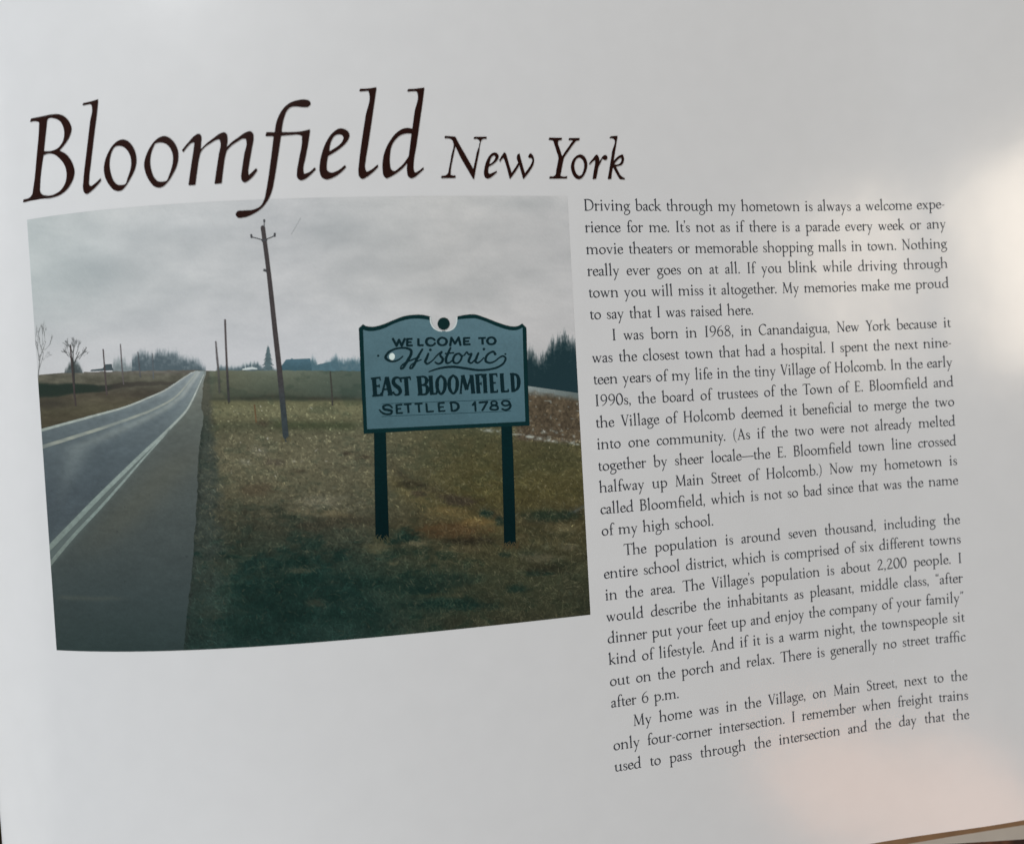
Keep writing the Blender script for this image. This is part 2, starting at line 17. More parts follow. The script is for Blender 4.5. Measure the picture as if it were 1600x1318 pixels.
POLES=[('big',[('C',[(-14.23,1.544),(-14.105,3.39),(-13.984,5.942),(-13.88,8.101),(-13.794,10.672)],[0.1851,0.1851,0.209,0.2269,0.2507])]),('mid',[('C',[(-16.074,5.421),(-16.113,7.072),(-16.123,8.92)],[0.0776,0.0836,0.1075])]),('bent',[('C',[(-16.526,6.324),(-16.513,7.05),(-16.495,7.464),(-16.5,8.513)],[0.0597,0.0896,0.0896,0.0836])]),('l1',[('C',[(-23.2,6.052),(-23.182,7.333),(-23.131,8.688)],[0.0716,0.0776,0.0776])]),('l2',[('C',[(-21.591,6.349),(-21.58,7.298),(-21.555,8.303)],[0.0567,0.0627,0.0687])]),('l3',[('C',[(-20.759,6.184),(-20.758,7.072),(-20.728,7.907)],[0.0478,0.0507,0.0507])]),('l4',[('C',[(-19.98,6.567),(-19.94,7.65)],[0.0418,0.0478])]),('l5',[('C',[(-19.328,6.678),(-19.35,7.741)],[0.0388,0.0418])]),('r4',[('C',[(-11.751,7.88),(-11.737,8.577),(-11.737,9.315)],[0.0478,0.0657,0.0657])]),('stake',[('C',[(-15.045,9.138),(-15.015,9.867)],[0.0537,0.0478])])]
HARDWARE=[('L',[(-14.148,1.182),(-14.176,1.552)],0.0328),('L',[(-14.152,1.196),(-14.158,1.305)],0.0776),('C',[(-14.283,2.07),(-14.495,1.992),(-14.727,1.927)],0.0358),('L',[(-14.729,1.968),(-14.744,1.803)],0.0776),('C',[(-14.201,2.06),(-13.981,2.0),(-13.759,1.912)],0.0358),('L',[(-13.762,1.954),(-13.736,1.789)],0.0836),('L',[(-14.317,3.348),(-14.174,3.409)],0.0955),('L',[(-14.209,2.018),(-14.189,2.129)],0.2388)]
WIRE=[('L',[(-12.605,1.168),(-13.053,1.87)],0.0209)]
ROAD=[(-25.149,9.669,1),(-23.229,9.339,0),(-21.962,9.11,0),(-20.76,8.879,0),(-19.594,8.516,0),(-18.736,8.192,0),(-17.994,7.752,0),(-17.752,7.6,0),(-17.495,7.507,1),(-16.98,7.536,1),(-17.082,7.79,0),(-17.166,8.116,0),(-17.26,8.801,0),(-17.308,9.213,0),(-17.261,9.436,0),(-17.438,10.295,0),(-17.615,11.409,0),(-17.727,12.55,0),(-17.982,14.636,0),(-18.152,15.824,0),(-18.349,16.985,0),(-18.815,19.843,1),(-25.444,20.029,1),(-25.347,9.795,1)]
LINES=[('C',[(-25.152,9.704),(-23.231,9.376),(-21.965,9.146),(-20.762,8.912),(-19.596,8.549),(-18.738,8.225),(-17.996,7.782),(-17.497,7.54)],[0.1254,0.1075,0.0955,0.0836,0.0657,0.0537,0.0388,0.0269]),('C',[(-25.107,10.437),(-23.497,10.108),(-21.996,9.775),(-20.579,9.418),(-19.395,9.054),(-18.376,8.558),(-17.805,7.997),(-17.445,7.604)],[0.1642,0.1493,0.1313,0.1134,0.0955,0.0716,0.0478,0.0269]),('C',[(-25.081,14.965),(-23.592,13.807),(-22.316,12.781),(-21.111,11.818),(-19.971,10.896),(-18.991,10.115),(-18.507,9.699),(-17.978,9.197),(-17.616,8.629),(-17.369,8.16),(-17.126,7.694)],[0.2537,0.2328,0.203,0.1791,0.1493,0.1194,0.1015,0.0836,0.0657,0.0448,0.0269]),('C',[(-25.213,15.788),(-23.639,14.389),(-22.271,13.247),(-21.139,12.222),(-20.367,11.489),(-19.613,10.776),(-18.997,10.198),(-18.751,9.948)],[0.191,0.1612,0.1313,0.1075,0.0836,0.0657,0.0478,0.0239])]
HOUSE=[(-13.862,7.717,1),(-13.795,7.499,1),(-13.59,7.247,1),(-13.372,7.244,1),(-13.359,7.203,1),(-13.316,7.205,1),(-13.305,7.247,1),(-12.563,7.251,1),(-12.534,7.591,1),(-12.536,7.799,1)]
BARN=[(-12.536,7.813,1),(-12.468,7.58,1),(-12.165,7.512,1),(-11.684,7.432,1),(-11.511,7.502,1),(-11.386,7.703,1),(-11.368,7.871,1)]
LHOUSE=[(-22.296,7.251,1),(-22.243,7.185,1),(-21.694,7.165,1),(-21.596,7.087,1),(-21.542,6.993,1),(-21.222,7.0,1),(-21.217,7.154,1),(-21.151,7.283,1)]
FIELDR=[]
ART=[[510.313,639.659],[21.524,359.115],[-0.097,-1.639],[0.0,0.006],[0.0,-0.0],[440.372,-23.91],[-2.994,-13.326],[0.029,0.372],[-0.0,-0.002],[-8.557,1.335],[-0.232,-13.776],[-0.004,-0.036],[-23.442,0.946],[0.286,6.236],[9.876,-0.565]]
FIT={'axis':-0.01239414336533051,'th':[0.05701076351298914,-0.06927113559546892,0.038650632169845246,-0.02875013601855432,-0.013789092158239416],'SC':15.0,'U0':-2.0,'V0':14.0}
CAM={'pos':[-6.851,-3.8333,-28.4967],'right':[0.983659,0.056306,-0.17101],'down':[-0.057465,0.998346,-0.00183],'fwd':[0.170624,0.011627,0.985268],'f':0.62593}
LAYOUT=[18.8554,-25.0783,-0.7587,0.3351,19.5524,-0.4822]
PINS={}
K = 0.005                                   # metres per page unit (one line of leading)
COL_W, PL, PR, PT, PB, TBASE = LAYOUT
# ------------------------------------------------------------ camera
def w3(a): return Vector((a[0]*K, -a[1]*K, -a[2]*K))
cam = bpy.data.cameras.new('camera'); co = bpy.data.objects.new('camera', cam); sc.collection.objects.link(co); sc.camera = co
rx, dn, fw = [Vector((CAM[k][0], -CAM[k][1], -CAM[k][2])) for k in ('right', 'down', 'fwd')]
M = Matrix((rx, -dn, -fw)).transposed().to_4x4(); M.translation = w3(CAM['pos']); co.matrix_world = M
cam.sensor_fit = 'HORIZONTAL'; cam.sensor_width = 36.; cam.lens = 36.*CAM['f']
cam.clip_start = .005; cam.clip_end = 20.
cam.dof.use_dof = True; cam.dof.focus_distance = .150; cam.dof.aperture_fstop = 7.5
# ------------------------------------------------------------ light: a cool window and an added fill lamp to the left, two small warm lamps to the right
world = bpy.data.worlds.new('World'); sc.world = world; world.use_nodes = True
bg = world.node_tree.nodes['Background']; bg.inputs[0].default_value = (.80, .86, .92, 1); bg.inputs[1].default_value = .15
def area(name, pos, target, size, power, col, size_y=None, spread=180):
    l = bpy.data.lights.new(name, 'AREA'); l.energy = power; l.color = col; l.size = size
    if size_y: l.shape = 'RECTANGLE'; l.size_y = size_y
    l.spread = math.radians(spread)
    o = bpy.data.objects.new(name, l); sc.collection.objects.link(o); o.location = pos
    o.rotation_euler = (Vector(target)-Vector(pos)).to_track_quat('-Z', 'Y').to_euler(); return o
area('window_light', (-.345, .56, .285), (0, 0, 0), .20, 3.32, (.950, .978, 1.0), .18)
area('left_fill_light', (-.345, -.61, .285), (0, 0, 0), .20, 3.26, (.955, .98, 1.0), .18)  # added fill lamp, not a known window; evens the light down the page
area('warm_lamp_light', (.563, .155, .43), (.12, .05, 0), .21, .98, (1.0, .85, .67), .28)
area('low_warm_lamp_light', (.385, -.375, .44), (.09, -.085, 0), .10, .080, (1.0, .46, .22), .11)
sc.view_settings.view_transform = 'Standard'; sc.view_settings.look = 'None'; sc.view_settings.exposure = 0.; sc.view_settings.gamma = 1.
sc.cycles.max_bounces = 6
try: sc.cycles.use_denoising = True
except Exception: pass
def cr(pts,closed=False,n=8,corner=None):
    P=np.asarray(pts,float);m=len(P)
    if m<3 and not closed: return P
    out=[]
    segs=m if closed else m-1
    k=corner or [0]*m
    for i in range(segs):
        a,b=P[i],P[(i+1)%m]
        def tan(j,fwd):
            jm,jp=j-1,j+1
            if closed: jm%=m;jp%=m
            if (not closed and (jm<0 or jp>=m)) or k[j]:
                return None
            d1=np.linalg.norm(P[j]-P[jm],axis=None)+1e-9;d2=np.linalg.norm(P[jp]-P[j],axis=None)+1e-9
            t=((P[j]-P[jm])/d1*d2+(P[jp]-P[j])/d2*d1)/(d1+d2)
            return t
        L=np.linalg.norm(b-a)
        t0=tan(i,1);t1=tan((i+1)%m,0)
        if t0 is None and t1 is None: t0=t1=(b-a)/(L+1e-9)
        elif t0 is None: t0=1.5*(b-a)/(L+1e-9)-.5*t1
        elif t1 is None: t1=1.5*(b-a)/(L+1e-9)-.5*t0
        s=np.linspace(0,1,n,endpoint=False)[:,None]
        out.append((2*s**3-3*s**2+1)*a+(s**3-2*s**2+s)*L*t0+(-2*s**3+3*s**2)*b+(s**3-s**2)*L*t1)
    if not closed: out.append(P[-1:])
    return np.concatenate(out)
def sd_caps(X,Y,P,W,best):
    for i in range(len(P)-1):
        a=P[i];b=P[i+1];ra=W[i]/2;rb=W[i+1]/2
        m=max(ra,rb)*1.0+6*abs(X[0,1]-X[0,0])
        x0,x1=min(a[0],b[0])-m,max(a[0],b[0])+m;y0,y1=min(a[1],b[1])-m,max(a[1],b[1])+m
        xs=X[0];ys=Y[:,0]
        i0,i1=np.searchsorted(xs,(x0,x1));j0,j1=np.searchsorted(ys,(y0,y1))
        if i1<=i0 or j1<=j0: continue
        gx=X[j0:j1,i0:i1]-a[0];gy=Y[j0:j1,i0:i1]-a[1]
        d=b-a;L=d@d
        h=np.clip((gx*d[0]+gy*d[1])/(L+1e-12),0,1)
        v=np.hypot(gx-h*d[0],gy-h*d[1])-(ra+(rb-ra)*h)
        best[j0:j1,i0:i1]=np.minimum(best[j0:j1,i0:i1],v)
def sd_box(X,Y,a,b,w,best):
    a=np.array(a,float);b=np.array(b,float);d=b-a;L=np.hypot(*d);d/=L;n=np.array([-d[1],d[0]])
    gx=X-(a[0]+b[0])/2;gy=Y-(a[1]+b[1])/2
    p=np.abs(gx*d[0]+gy*d[1])-L/2;q=np.abs(gx*n[0]+gy*n[1])-w/2
    v=np.hypot(np.maximum(p,0),np.maximum(q,0))+np.minimum(np.maximum(p,q),0)
    np.minimum(best,v,out=best)
def sd_poly(X,Y,P):
    P=np.asarray(P,float);d=np.full(X.shape,1e9);ins=np.zeros(X.shape,bool)
    for i in range(len(P)):
        a=P[i-1];b=P[i];e=b-a;L=e@e
        if L<1e-14: continue
        gx=X-a[0];gy=Y-a[1]
        h=np.clip((gx*e[0]+gy*e[1])/L,0,1)
        d=np.minimum(d,(gx-h*e[0])**2+(gy-h*e[1])**2)
        c=((a[1]>Y)!=(b[1]>Y))
        if a[1]!=b[1]:
            xi=a[0]+(Y-a[1])*e[0]/e[1]
            ins^=c&(X<xi)
    d=np.sqrt(d);d[ins]*=-1
    return d
NIB=np.radians(24.)
def pen_w(P,thick=6.6,thin=2.3,flip=1.0):
    d=np.gradient(P,axis=0);a=np.arctan2(d[:,1]*flip,d[:,0])
    return thin+(thick-thin)*np.abs(np.sin(a-NIB))**1.15
def glyph_field(strokes,X,Y):
    f=np.full(X.shape,1e3)
    for s in strokes:
        if s[0]=='D': np.minimum(f,np.hypot(X-s[1],Y-s[2])-s[3],out=f)
        elif s[0]=='L':
            if len(s[1])==2: sd_box(X,Y,s[1][0],s[1][1],s[2],f)
            else: sd_caps(X,Y,np.array(s[1],float),[s[2]]*len(s[1]),f)
        elif s[0]=='P':
            P=cr(s[1]);sd_caps(X,Y,P,pen_w(P),f)
        elif s[0]=='O':
            P=cr(s[1],True);P=np.concatenate([P,P[:2]]);W=pen_w(P);W[0]=W[1];W[-1]=W[-2];sd_caps(X,Y,P,W,f)
        elif s[0]=='C':
            w=s[2];m=len(s[1])
            if not isinstance(w,(list,tuple)): w=[w]*m
            P=cr(s[1]);W=np.interp(np.linspace(0,m-1,len(P)),range(m),w);sd_caps(X,Y,P,W,f)
    return f
_T={1:[(0,'a','d')],2:[(1,'b','a')],4:[(2,'c','b')],8:[(3,'d','c')],3:[(0,1,'b','d')],6:[(1,2,'c','a')],12:[(2,3,'d','b')],9:[(3,0,'a','c')],
 7:[(0,1,2,'c','d')],14:[(1,2,3,'d','a')],13:[(2,3,0,'a','b')],11:[(3,0,1,'b','c')],5:[(0,'a','d'),(2,'c','b')],10:[(1,'b','a'),(3,'d','c')],15:[(0,1,2,3)]}
def msq(X,Y,f,merge=True):
    """marching squares: filled region f<0 -> verts (n,2), list of faces"""
    ny,nx=f.shape;xs=X[0];ys=Y[:,0];ins=f<0
    code=ins[:-1,:-1]*1+ins[:-1,1:]*2+ins[1:,1:]*4+ins[1:,:-1]*8
    V=[];ix={};F=[]
    def gv(j,i):
        k=(j,i)
        if k not in ix: ix[k]=len(V);V.append((xs[i],ys[j]))
        return ix[k]
    def ev(j0,i0,j1,i1):
        k=(j0,i0,j1,i1)
        if k not in ix:
            a=f[j0,i0];b=f[j1,i1];t=min(max(a/(a-b),.02),.98);ix[k]=len(V)
            V.append((xs[i0]+(xs[i1]-xs[i0])*t,ys[j0]+(ys[j1]-ys[j0])*t))
        return ix[k]
    if merge:
        full=code==15
        for j in range(ny-1):
            r=np.flatnonzero(full[j])
            if len(r):
                for run in np.split(r,np.flatnonzero(np.diff(r)>1)+1):
                    a,b=int(run[0]),int(run[-1])+1
                    F.append([gv(j,a),gv(j,b),gv(j+1,b),gv(j+1,a)])
    J,I=np.nonzero((code>0)&((code<15)|(not merge)))
    for j,i in zip(J.tolist(),I.tolist()):
        for poly in _T[int(code[j,i])]:
            o=[]
            for c in poly:
                if c==0:o.append(gv(j,i))
                elif c==1:o.append(gv(j,i+1))
                elif c==2:o.append(gv(j+1,i+1))
                elif c==3:o.append(gv(j+1,i))
                elif c=='a':o.append(ev(j,i,j,i+1))
                elif c=='b':o.append(ev(j,i+1,j+1,i+1))
                elif c=='c':o.append(ev(j+1,i,j+1,i+1))
                else:o.append(ev(j,i,j+1,i))
            F.append(o)
    return np.array(V),F

# ---- lettering: broad-pen roman drawn as strokes, 100 units = one line of leading
# stroke: ('P',pts) broad pen curve, ('L',pts,w) straight polyline of width w, ('C',pts,w|[w..]) curve, ('O',...) closed pen curve, ('D',x,y,r) dot
def stem(x,y0,y1,w=6.1,flag=True,foot=True,fl=6.5):
    s=[('L',[(x,y0+w*.3),(x,y1-w*.3)],w)]
    if foot: s.append(('L',[(x-6.2,y0+1.1),(x+6.6,y0+1.1)],2.3)); s.append(('L',[(x-3.4,y0+2.2),(x+3.4,y0+2.2)],2.2))
    if flag: s.append(('C',[(x-fl,y1-4.6),(x-2.2,y1-2.2),(x+1.2,y1+.4)],[2.2,3.8,4.4]))
    return s
def hs(x,y,l,r,w=2.3): return ('L',[(x-l,y),(x+r,y)],w)
def make_font():
    F={}
    A=58.;C=55.
    F['a']=(28,[('P',[(4.5,27),(8.5,32),(14,33.6),(19,31.5),(20.3,26),(20.3,20)]),('L',[(20.3,28),(20.3,6)],5.8),('C',[(20.2,7),(22,2.2),(27.6,3.4)],[5.5,4,1.8]),('P',[(20,19.5),(12.5,17.4),(6.4,13.5),(4.6,7.8),(7.4,2.4),(12.4,1.6),(20,7)]),('D',6.2,27.4,2.6)])
    F['b']=(37,stem(8,0,A,foot=False)+[('P',[(8,27),(14,32.4),(21,34),(28.5,30),(32,19.5),(30,9),(23.5,1.8),(16,.9),(7.6,4.2)])])
    F['c']=(28,[('P',[(25,28.5),(20.5,33.2),(14.5,33.6),(8,29),(4.6,19),(6.6,8.5),(12.6,1.6),(19,1.8),(26.4,7.4)]),('D',23.6,29,2.5)])
    F['d']=(38.5,stem(29.5,0,A,foot=False)+[('P',[(29.5,29),(23,33.4),(15.5,32.6),(8.2,26),(5,15),(8.4,4.6),(15,1),(22,2.6),(29.4,9)]),('C',[(29.6,6),(31,1.4),(36.8,2.6)],[5.4,3.6,2])])
    F['e']=(29,[('L',[(5.5,18.6),(24.6,21.4)],2.4),('P',[(24.9,21.4),(23.6,29),(17.6,33.8),(10.6,32),(5.4,24.5),(4.8,13.5),(9,4.4),(15.4,1.4),(20.6,2.6),(26.8,8.4)])])
    F['f']=(22,[('C',[(27,53.5),(23.6,57.2),(17.6,57),(13,51.5),(11.2,43),(11.2,34)],[4.6,3,3.2,4.6,5.8,6.1]),('L',[(11.2,36),(11.2,2)],6.1),hs(11.2,1.1,6.4,8.2),('L',[(4,33),(21,33.4)],2.9)])
    F['g']=(33.5,[('O',[(4.8,22.5),(8.6,32),(15.5,33.8),(22.4,30.4),(24,22.6),(20.4,14.4),(13.6,12.4),(7.4,15.4)]),('C',[(21,31.6),(26,32.2),(32,34.2)],[2.4,2.6,4.6]),('C',[(10,14),(6.8,9.5),(8.8,5.6)],[2.4,2.6,3.6]),('C',[(8.4,5.4),(16,4),(25,2.6),(30,-2.4),(28.4,-11),(20,-18),(10.6,-19),(4,-14.6),(4.4,-8),(9,-2),(13,1)],[3.6,5,5.4,5.2,4.4,3.4,3.2,3.6,3.6,2.8,2.4])])
    F['h']=(41.5,stem(8.4,0,A)+[('P',[(8.4,25.5),(15,31.4),(22.4,34),(29.4,31),(32,23.5)]),('L',[(32,25),(32,2)],6.1),hs(32,1.1,6.2,6.6)])
    F['i']=(20,stem(9.8,0,36)+[('D',9.6,49.5,3.7)])
    F['j']=(19,stem(9.8,6,36,foot=False)+[('C',[(9.8,10),(9.6,-8),(6.6,-16),(0.6,-21)],[6.1,5.6,4,2.6]),('D',9.6,49.5,3.7)])
    F['k']=(36,stem(8.4,0,A)+[('L',[(10,16.5),(26.5,32.2)],2.6),hs(26.5,33,6,6),('C',[(14.4,20.4),(23,10.5),(31.4,2)],[5.4,5.8,5.2]),hs(31.5,1.1,5.6,5.4)])
    F['l']=(20,stem(9.8,0,A+1))
    F['m']=(61.5,stem(8.4,0,36)+[('P',[(8.4,25.5),(14.5,31.4),(21,34),(27.6,31),(30,23.5)]),('L',[(30,25),(30,2)],6.1),hs(30,1.1,6.2,6.6),('P',[(30,25.5),(36.5,31.4),(43,34),(49.6,31),(52,23.5)]),('L',[(52,25),(52,2)],6.1),hs(52,1.1,6.2,6.6)])
    F['n']=(41.5,stem(8.4,0,36)+[('P',[(8.4,25.5),(15,31.4),(22.4,34),(29.4,31),(32,23.5)]),('L',[(32,25),(32,2)],6.1),hs(32,1.1,6.2,6.6)])
    F['o']=(36,[('O',[(5,17.5),(7.6,27.4),(14.4,33.4),(22,33),(28.6,27.6),(31,17.5),(28.4,7.4),(21.6,1.6),(14,1.8),(7.6,7.6)])])
    F['p']=(38,stem(8.6,-23,35.5)+[('P',[(8.6,27.4),(15,32.4),(22,33.8),(29,29.6),(32.8,19.5),(30.6,9),(24,2),(16.6,.9),(8.6,3.6)])])
    F['q']=(38,stem(29.4,-23,34,flag=False)+[('P',[(29.4,30),(23,33.4),(15.5,32.6),(8.2,26),(5,15),(8.4,4.6),(15,1),(22,2.6),(29.4,8.6)])])
    F['r']=(26,stem(8.4,0,36)+[('P',[(8.4,24.5),(13,30),(18.4,33.4),(23.4,32.4)]),('D',23,31.6,3.1)])
    F['s']=(24.5,[('C',[(20.6,27.6),(18,32.4),(12.4,34),(7,31.4),(5.4,26.4),(8.6,21.4),(15,17),(20,11.6),(19.6,5),(14,1.3),(8,1.8),(4,7.4)],[2.4,2.2,2.6,3.6,4.6,5.6,6,5.6,4.4,2.8,2.2,2.4]),('L',[(20.8,31),(20.8,25.6)],2.2),('L',[(3.8,10),(3.8,3.4)],2.2)])
    F['t']=(21,[('C',[(10,40),(9.4,30),(9.4,14),(10.2,5.6),(13.6,2),(20.4,4.6)],[3,6,6.1,5.8,4.2,2.2]),('L',[(3.4,33),(20.4,33.6)],2.7),('L',[(4,33.4),(10.5,42)],2.3)])
    F['u']=(41,[('C',[(8.4,34),(8.4,22),(8.4,12),(10,5),(15,1.8),(21,2.4),(29,9)],[6,6.1,6,5.4,4,2.6,2.4]),('C',[(1.8,31.2),(6,33.2),(10,35.2)],[2.2,3.6,4]),('L',[(31,34),(31,4)],6.1),('C',[(24.6,31.2),(28.6,33.2),(32.6,35.2)],[2.2,3.6,4]),('C',[(31,5),(32.4,1.6),(38.6,2.8)],[5.4,3.6,2])])
    F['v']=(34,[('L',[(6.4,33),(17,1.6)],5.9),('L',[(17.4,2),(27.6,32.6)],2.6),hs(6,33.6,5.4,6.4),hs(27.8,33.6,5,4.6)])
    F['w']=(49,[('L',[(6.4,33),(15.6,1.6)],5.8),('L',[(16,2),(24.6,32)],2.6),('L',[(23.4,33),(32.6,1.6)],5.8),('L',[(33,2),(42.8,32.6)],2.6),hs(6,33.6,5.4,6.4),hs(23.4,33.6,4.6,4),hs(43,33.6,5,4.6)])
    F['x']=(35,[('L',[(7,33),(27.6,2)],5.9),('L',[(7.4,2),(26.6,32.6)],2.5),hs(7,33.6,5.2,6),hs(26.6,33.6,5,5),hs(7.2,1.1,5,5),hs(27.8,1.1,6,5.2)])
    F['y']=(34.5,[('L',[(6.4,33),(17.4,2.6)],5.9),('C',[(28,32.6),(18,3),(12.6,-12),(8,-21)],[2.5,2.8,3.4,4.8]),hs(6,33.6,5.4,6.4),hs(28.2,33.6,5,4.6)])
    F['z']=(30,[('L',[(5.4,32.4),(25,32.4)],2.8),('L',[(24,32),(5.4,1.8)],5),('L',[(5,1.6),(26,1.6)],2.8),('L',[(5.6,32),(4.8,26)],2.2),('L',[(25.4,2),(26.4,8)],2.2)])
    F['.']=(14.5,[('D',6.6,3.3,3.9)]); 
    F[',']=(14.5,[('D',6.6,3.6,3.7),('C',[(8.2,3),(7.4,-3.6),(3.6,-8.4)],[4,3,1.6])])
    F["'"]=(11,[('D',5.6,54.4,3.4),('C',[(7.2,54),(6.8,48.6),(3.6,43.6)],[3.8,3,1.6])])
    F['-']=(21,[('L',[(3.6,16.4),(17,18)],3.6)])
    F['—']=(62,[('L',[(-1,17.2),(63,17.2)],3.5)])
    F['“']=(21,[('D',5.2,46.6,3.2),('C',[(3.6,47),(4.6,52),(8,56.6)],[3.6,2.8,1.6]),('D',14.6,46.6,3.2),('C',[(13,47),(14,52),(17.4,56.6)],[3.6,2.8,1.6])])
    F['”']=(21,[('C',[(7.6,55.5),(6.4,50),(4.6,44)],[4.8,3.8,1.8]),('C',[(17,55.5),(15.8,50),(14,44)],[4.8,3.8,1.8])])
    F['(']=(22,[('C',[(19,58),(10.6,46),(7.6,26),(10.6,2),(19,-13)],[1.8,3.4,4.6,3.4,1.8])])
    F[')']=(22,[('C',[(3,58),(11.4,46),(14.4,26),(11.4,2),(3,-13)],[1.8,3.4,4.6,3.4,1.8])])
    # ligatures
    F['\ufb01']=(41,[('C',[(34,50),(30,55.6),(23,57),(16,54.4),(12,47),(11.2,38)],[4.4,3,2.8,4.2,5.6,6.1]),('L',[(11.2,40),(11.2,2)],6.1),hs(11.2,1.1,6.4,7),('L',[(4,33),(31,33.4)],2.8),('L',[(31,33.6),(31,2)],6.1),hs(31,1.1,6.2,6.6)])
    F['\ufb00']=(43,[('C',[(25,53.5),(21.6,57),(16.6,56),(12.6,50),(11.2,42)],[4,2.8,3.2,4.8,6]),('L',[(11.2,44),(11.2,2)],6.1),hs(11.2,1.1,6.4,7),('C',[(47,53.5),(43.6,57.2),(38,57),(33.4,51.5),(31.6,42)],[4.4,2.8,3.2,4.8,6]),('L',[(31.6,44),(31.6,2)],6.1),hs(31.6,1.1,6.2,8),('L',[(4,33),(42,33.4)],2.8)])
    F['\ufb03']=(62,[('C',[(25,53.5),(21.6,57),(16.6,56),(12.6,50),(11.2,42)],[4,2.8,3.2,4.8,6]),('L',[(11.2,44),(11.2,2)],6.1),hs(11.2,1.1,6.4,7),('C',[(55,50),(51,55.6),(44,57),(36.6,54),(32.4,47),(31.6,40)],[4.4,3,2.8,4.2,5.6,6]),('L',[(31.6,42),(31.6,2)],6.1),hs(31.6,1.1,6.2,7),('L',[(4,33),(52,33.4)],2.8),('L',[(52,33.6),(52,2)],6.1),hs(52,1.1,6.2,6.6)])
    # capitals
    def cs(x,y0=0,y1=C): return [('L',[(x,y0+1.5),(x,y1-1.5)],6.7),hs(x,y0+1.1,6.6,7),hs(x,y1-1.1,6.6,7)]
    F['I']=(22,cs(11)); 
    F['D']=(51,cs(10.4)+[('P',[(10,53.4),(22,53.6),(34,50),(43,40),(45.4,27),(42,13.5),(33,4.6),(22,1.4),(10,1.4)])])
    F['T']=(45,[('L',[(22.6,1.5),(22.6,53)],6.7),hs(22.6,1.1,7.4,7.8),('L',[(3.6,53),(42,53)],2.9),('L',[(4.4,53.4),(2.8,45)],2.5),('L',[(41.4,53.4),(43,45)],2.5)])
    F['N']=(50,[('L',[(10.6,2),(10.6,53)],2.8),('L',[(9.4,54),(40.4,1.6)],6.2),('L',[(40.6,1),(40.6,53)],2.8),hs(10.6,1.1,6,6.2),hs(8,53.9,6,3),hs(40.6,53.9,6,6.2)])
    F['M']=(60,[('L',[(9.6,2),(12.4,53)],2.8),('L',[(12.6,53.6),(30,3)],6.2),('L',[(30.4,3),(48,53.6)],2.7),('L',[(47.6,53),(50.4,2)],6.5),hs(9.6,1.1,5.6,6),hs(50.4,1.1,6.4,6.6),hs(11,53.9,5.4,2),hs(49.4,53.9,1,5)])
    F['V']=(44,[('L',[(8,54),(22.6,1.4)],6.4),('L',[(22.8,1.4),(36.6,54)],2.8),hs(8,53.9,6,7.4),hs(36.8,53.9,5.6,5)])
    F['H']=(52,cs(10.6)+cs(41)+[('L',[(10,28),(41,28)],2.8)])
    F['E']=(37,cs(10.4)+[('L',[(10,53.6),(31,53.6)],2.7),('L',[(10,29),(27,29)],2.6),('L',[(10,1.4),(32,1.4)],2.8),('L',[(30.6,54),(31.8,46.6)],2.4),('L',[(31.6,1),(34,9)],2.4),('L',[(27,33),(27,25)],2.2)])
    F['C']=(45,[('P',[(39.6,46.6),(33,52.4),(25,54),(14.6,49.4),(7,38),(5.6,24),(10,10.6),(19,2.4),(29,1.2),(40.6,8.4)]),('L',[(39.8,53),(39.8,43)],2.4)])
    F['Y']=(42,[('L',[(7,54),(21,27)],6.3),('L',[(21.6,27),(34.6,54)],2.8),('L',[(21.4,28),(21.4,1.5)],6.5),hs(21.4,1.1,7,7.4),hs(7,53.9,5.6,7),hs(34.6,53.9,5.6,5)])
    F['B']=(39,cs(10.4)+[('P',[(10,53.6),(21,53.6),(29,49.4),(30.4,41),(26,32.6),(17,29.6),(10,29.6)]),('P',[(14,29.6),(25,29),(33,22.6),(34,13.6),(29,4.6),(20,1.4),(10,1.4)])])
    F['A']=(47,[('L',[(9,2),(24,54.4)],2.8),('L',[(23,55),(38.6,1.8)],6.4),('L',[(13,19.6),(33,19.6)],2.6),hs(8.6,1.1,5.4,6),hs(38.8,1.1,7,6)])
    F['S']=(32,[('C',[(26.6,45),(22.6,51.4),(16,54),(9.4,51.4),(6.2,45),(8,38),(16,31.6),(24,25),(27.6,16.6),(25,7),(17.4,1.6),(9,2.6),(4.6,10)],[2.6,2.4,2.8,4,5.2,6,6.6,6.6,6,4.8,3,2.6,2.6]),('L',[(27,52),(27,43)],2.4),('L',[(4.4,13),(4.4,3)],2.4)])
    # figures
    F['0']=(38,[('O',[(4.6,27.5),(7.4,43.6),(14.6,53.4),(22.6,53.4),(30,44),(33,27.5),(30.2,11.4),(23,1.6),(15,1.6),(7.6,11)])])
    F['1']=(28,cs(14))
    F['2']=(38,[('C',[(6,41.6),(9.6,50),(16.4,54),(24,51.6),(28,44),(26,34.6),(18,21),(5.6,3.6)],[3,2.8,3.4,4.8,5.8,5.6,4.4,2.6]),('L',[(5,2.6),(32,2.6)],5),('L',[(32,2),(35,9)],2.4)])
    F['6']=(38,[('C',[(29.6,55),(20,50.4),(11.4,41),(6.4,28),(6.4,15),(11,5),(18.6,1.4),(26.6,4),(31.4,12.6),(31,23),(25.4,30.6),(17.6,31.4),(8,24)],[1.6,2.6,4.2,5.8,6,4.8,2.8,3.2,5.2,6,4.6,2.6,2.4])])
    F['8']=(38,[('C',[(19,30),(10.4,36),(8.6,44),(13,51.6),(19.6,53.6),(26.6,51),(29.4,44),(26,36.4),(18,30),(9,22.6),(5.8,13.6),(9.6,5),(18.6,1.4),(28,4.4),(32.4,12.6),(29.4,21.6),(19,30)],[5,5,4.6,3,2.4,2.8,4,3.6,4.6,3.4,5,4.8,2.6,3,5.2,5.6,5])])
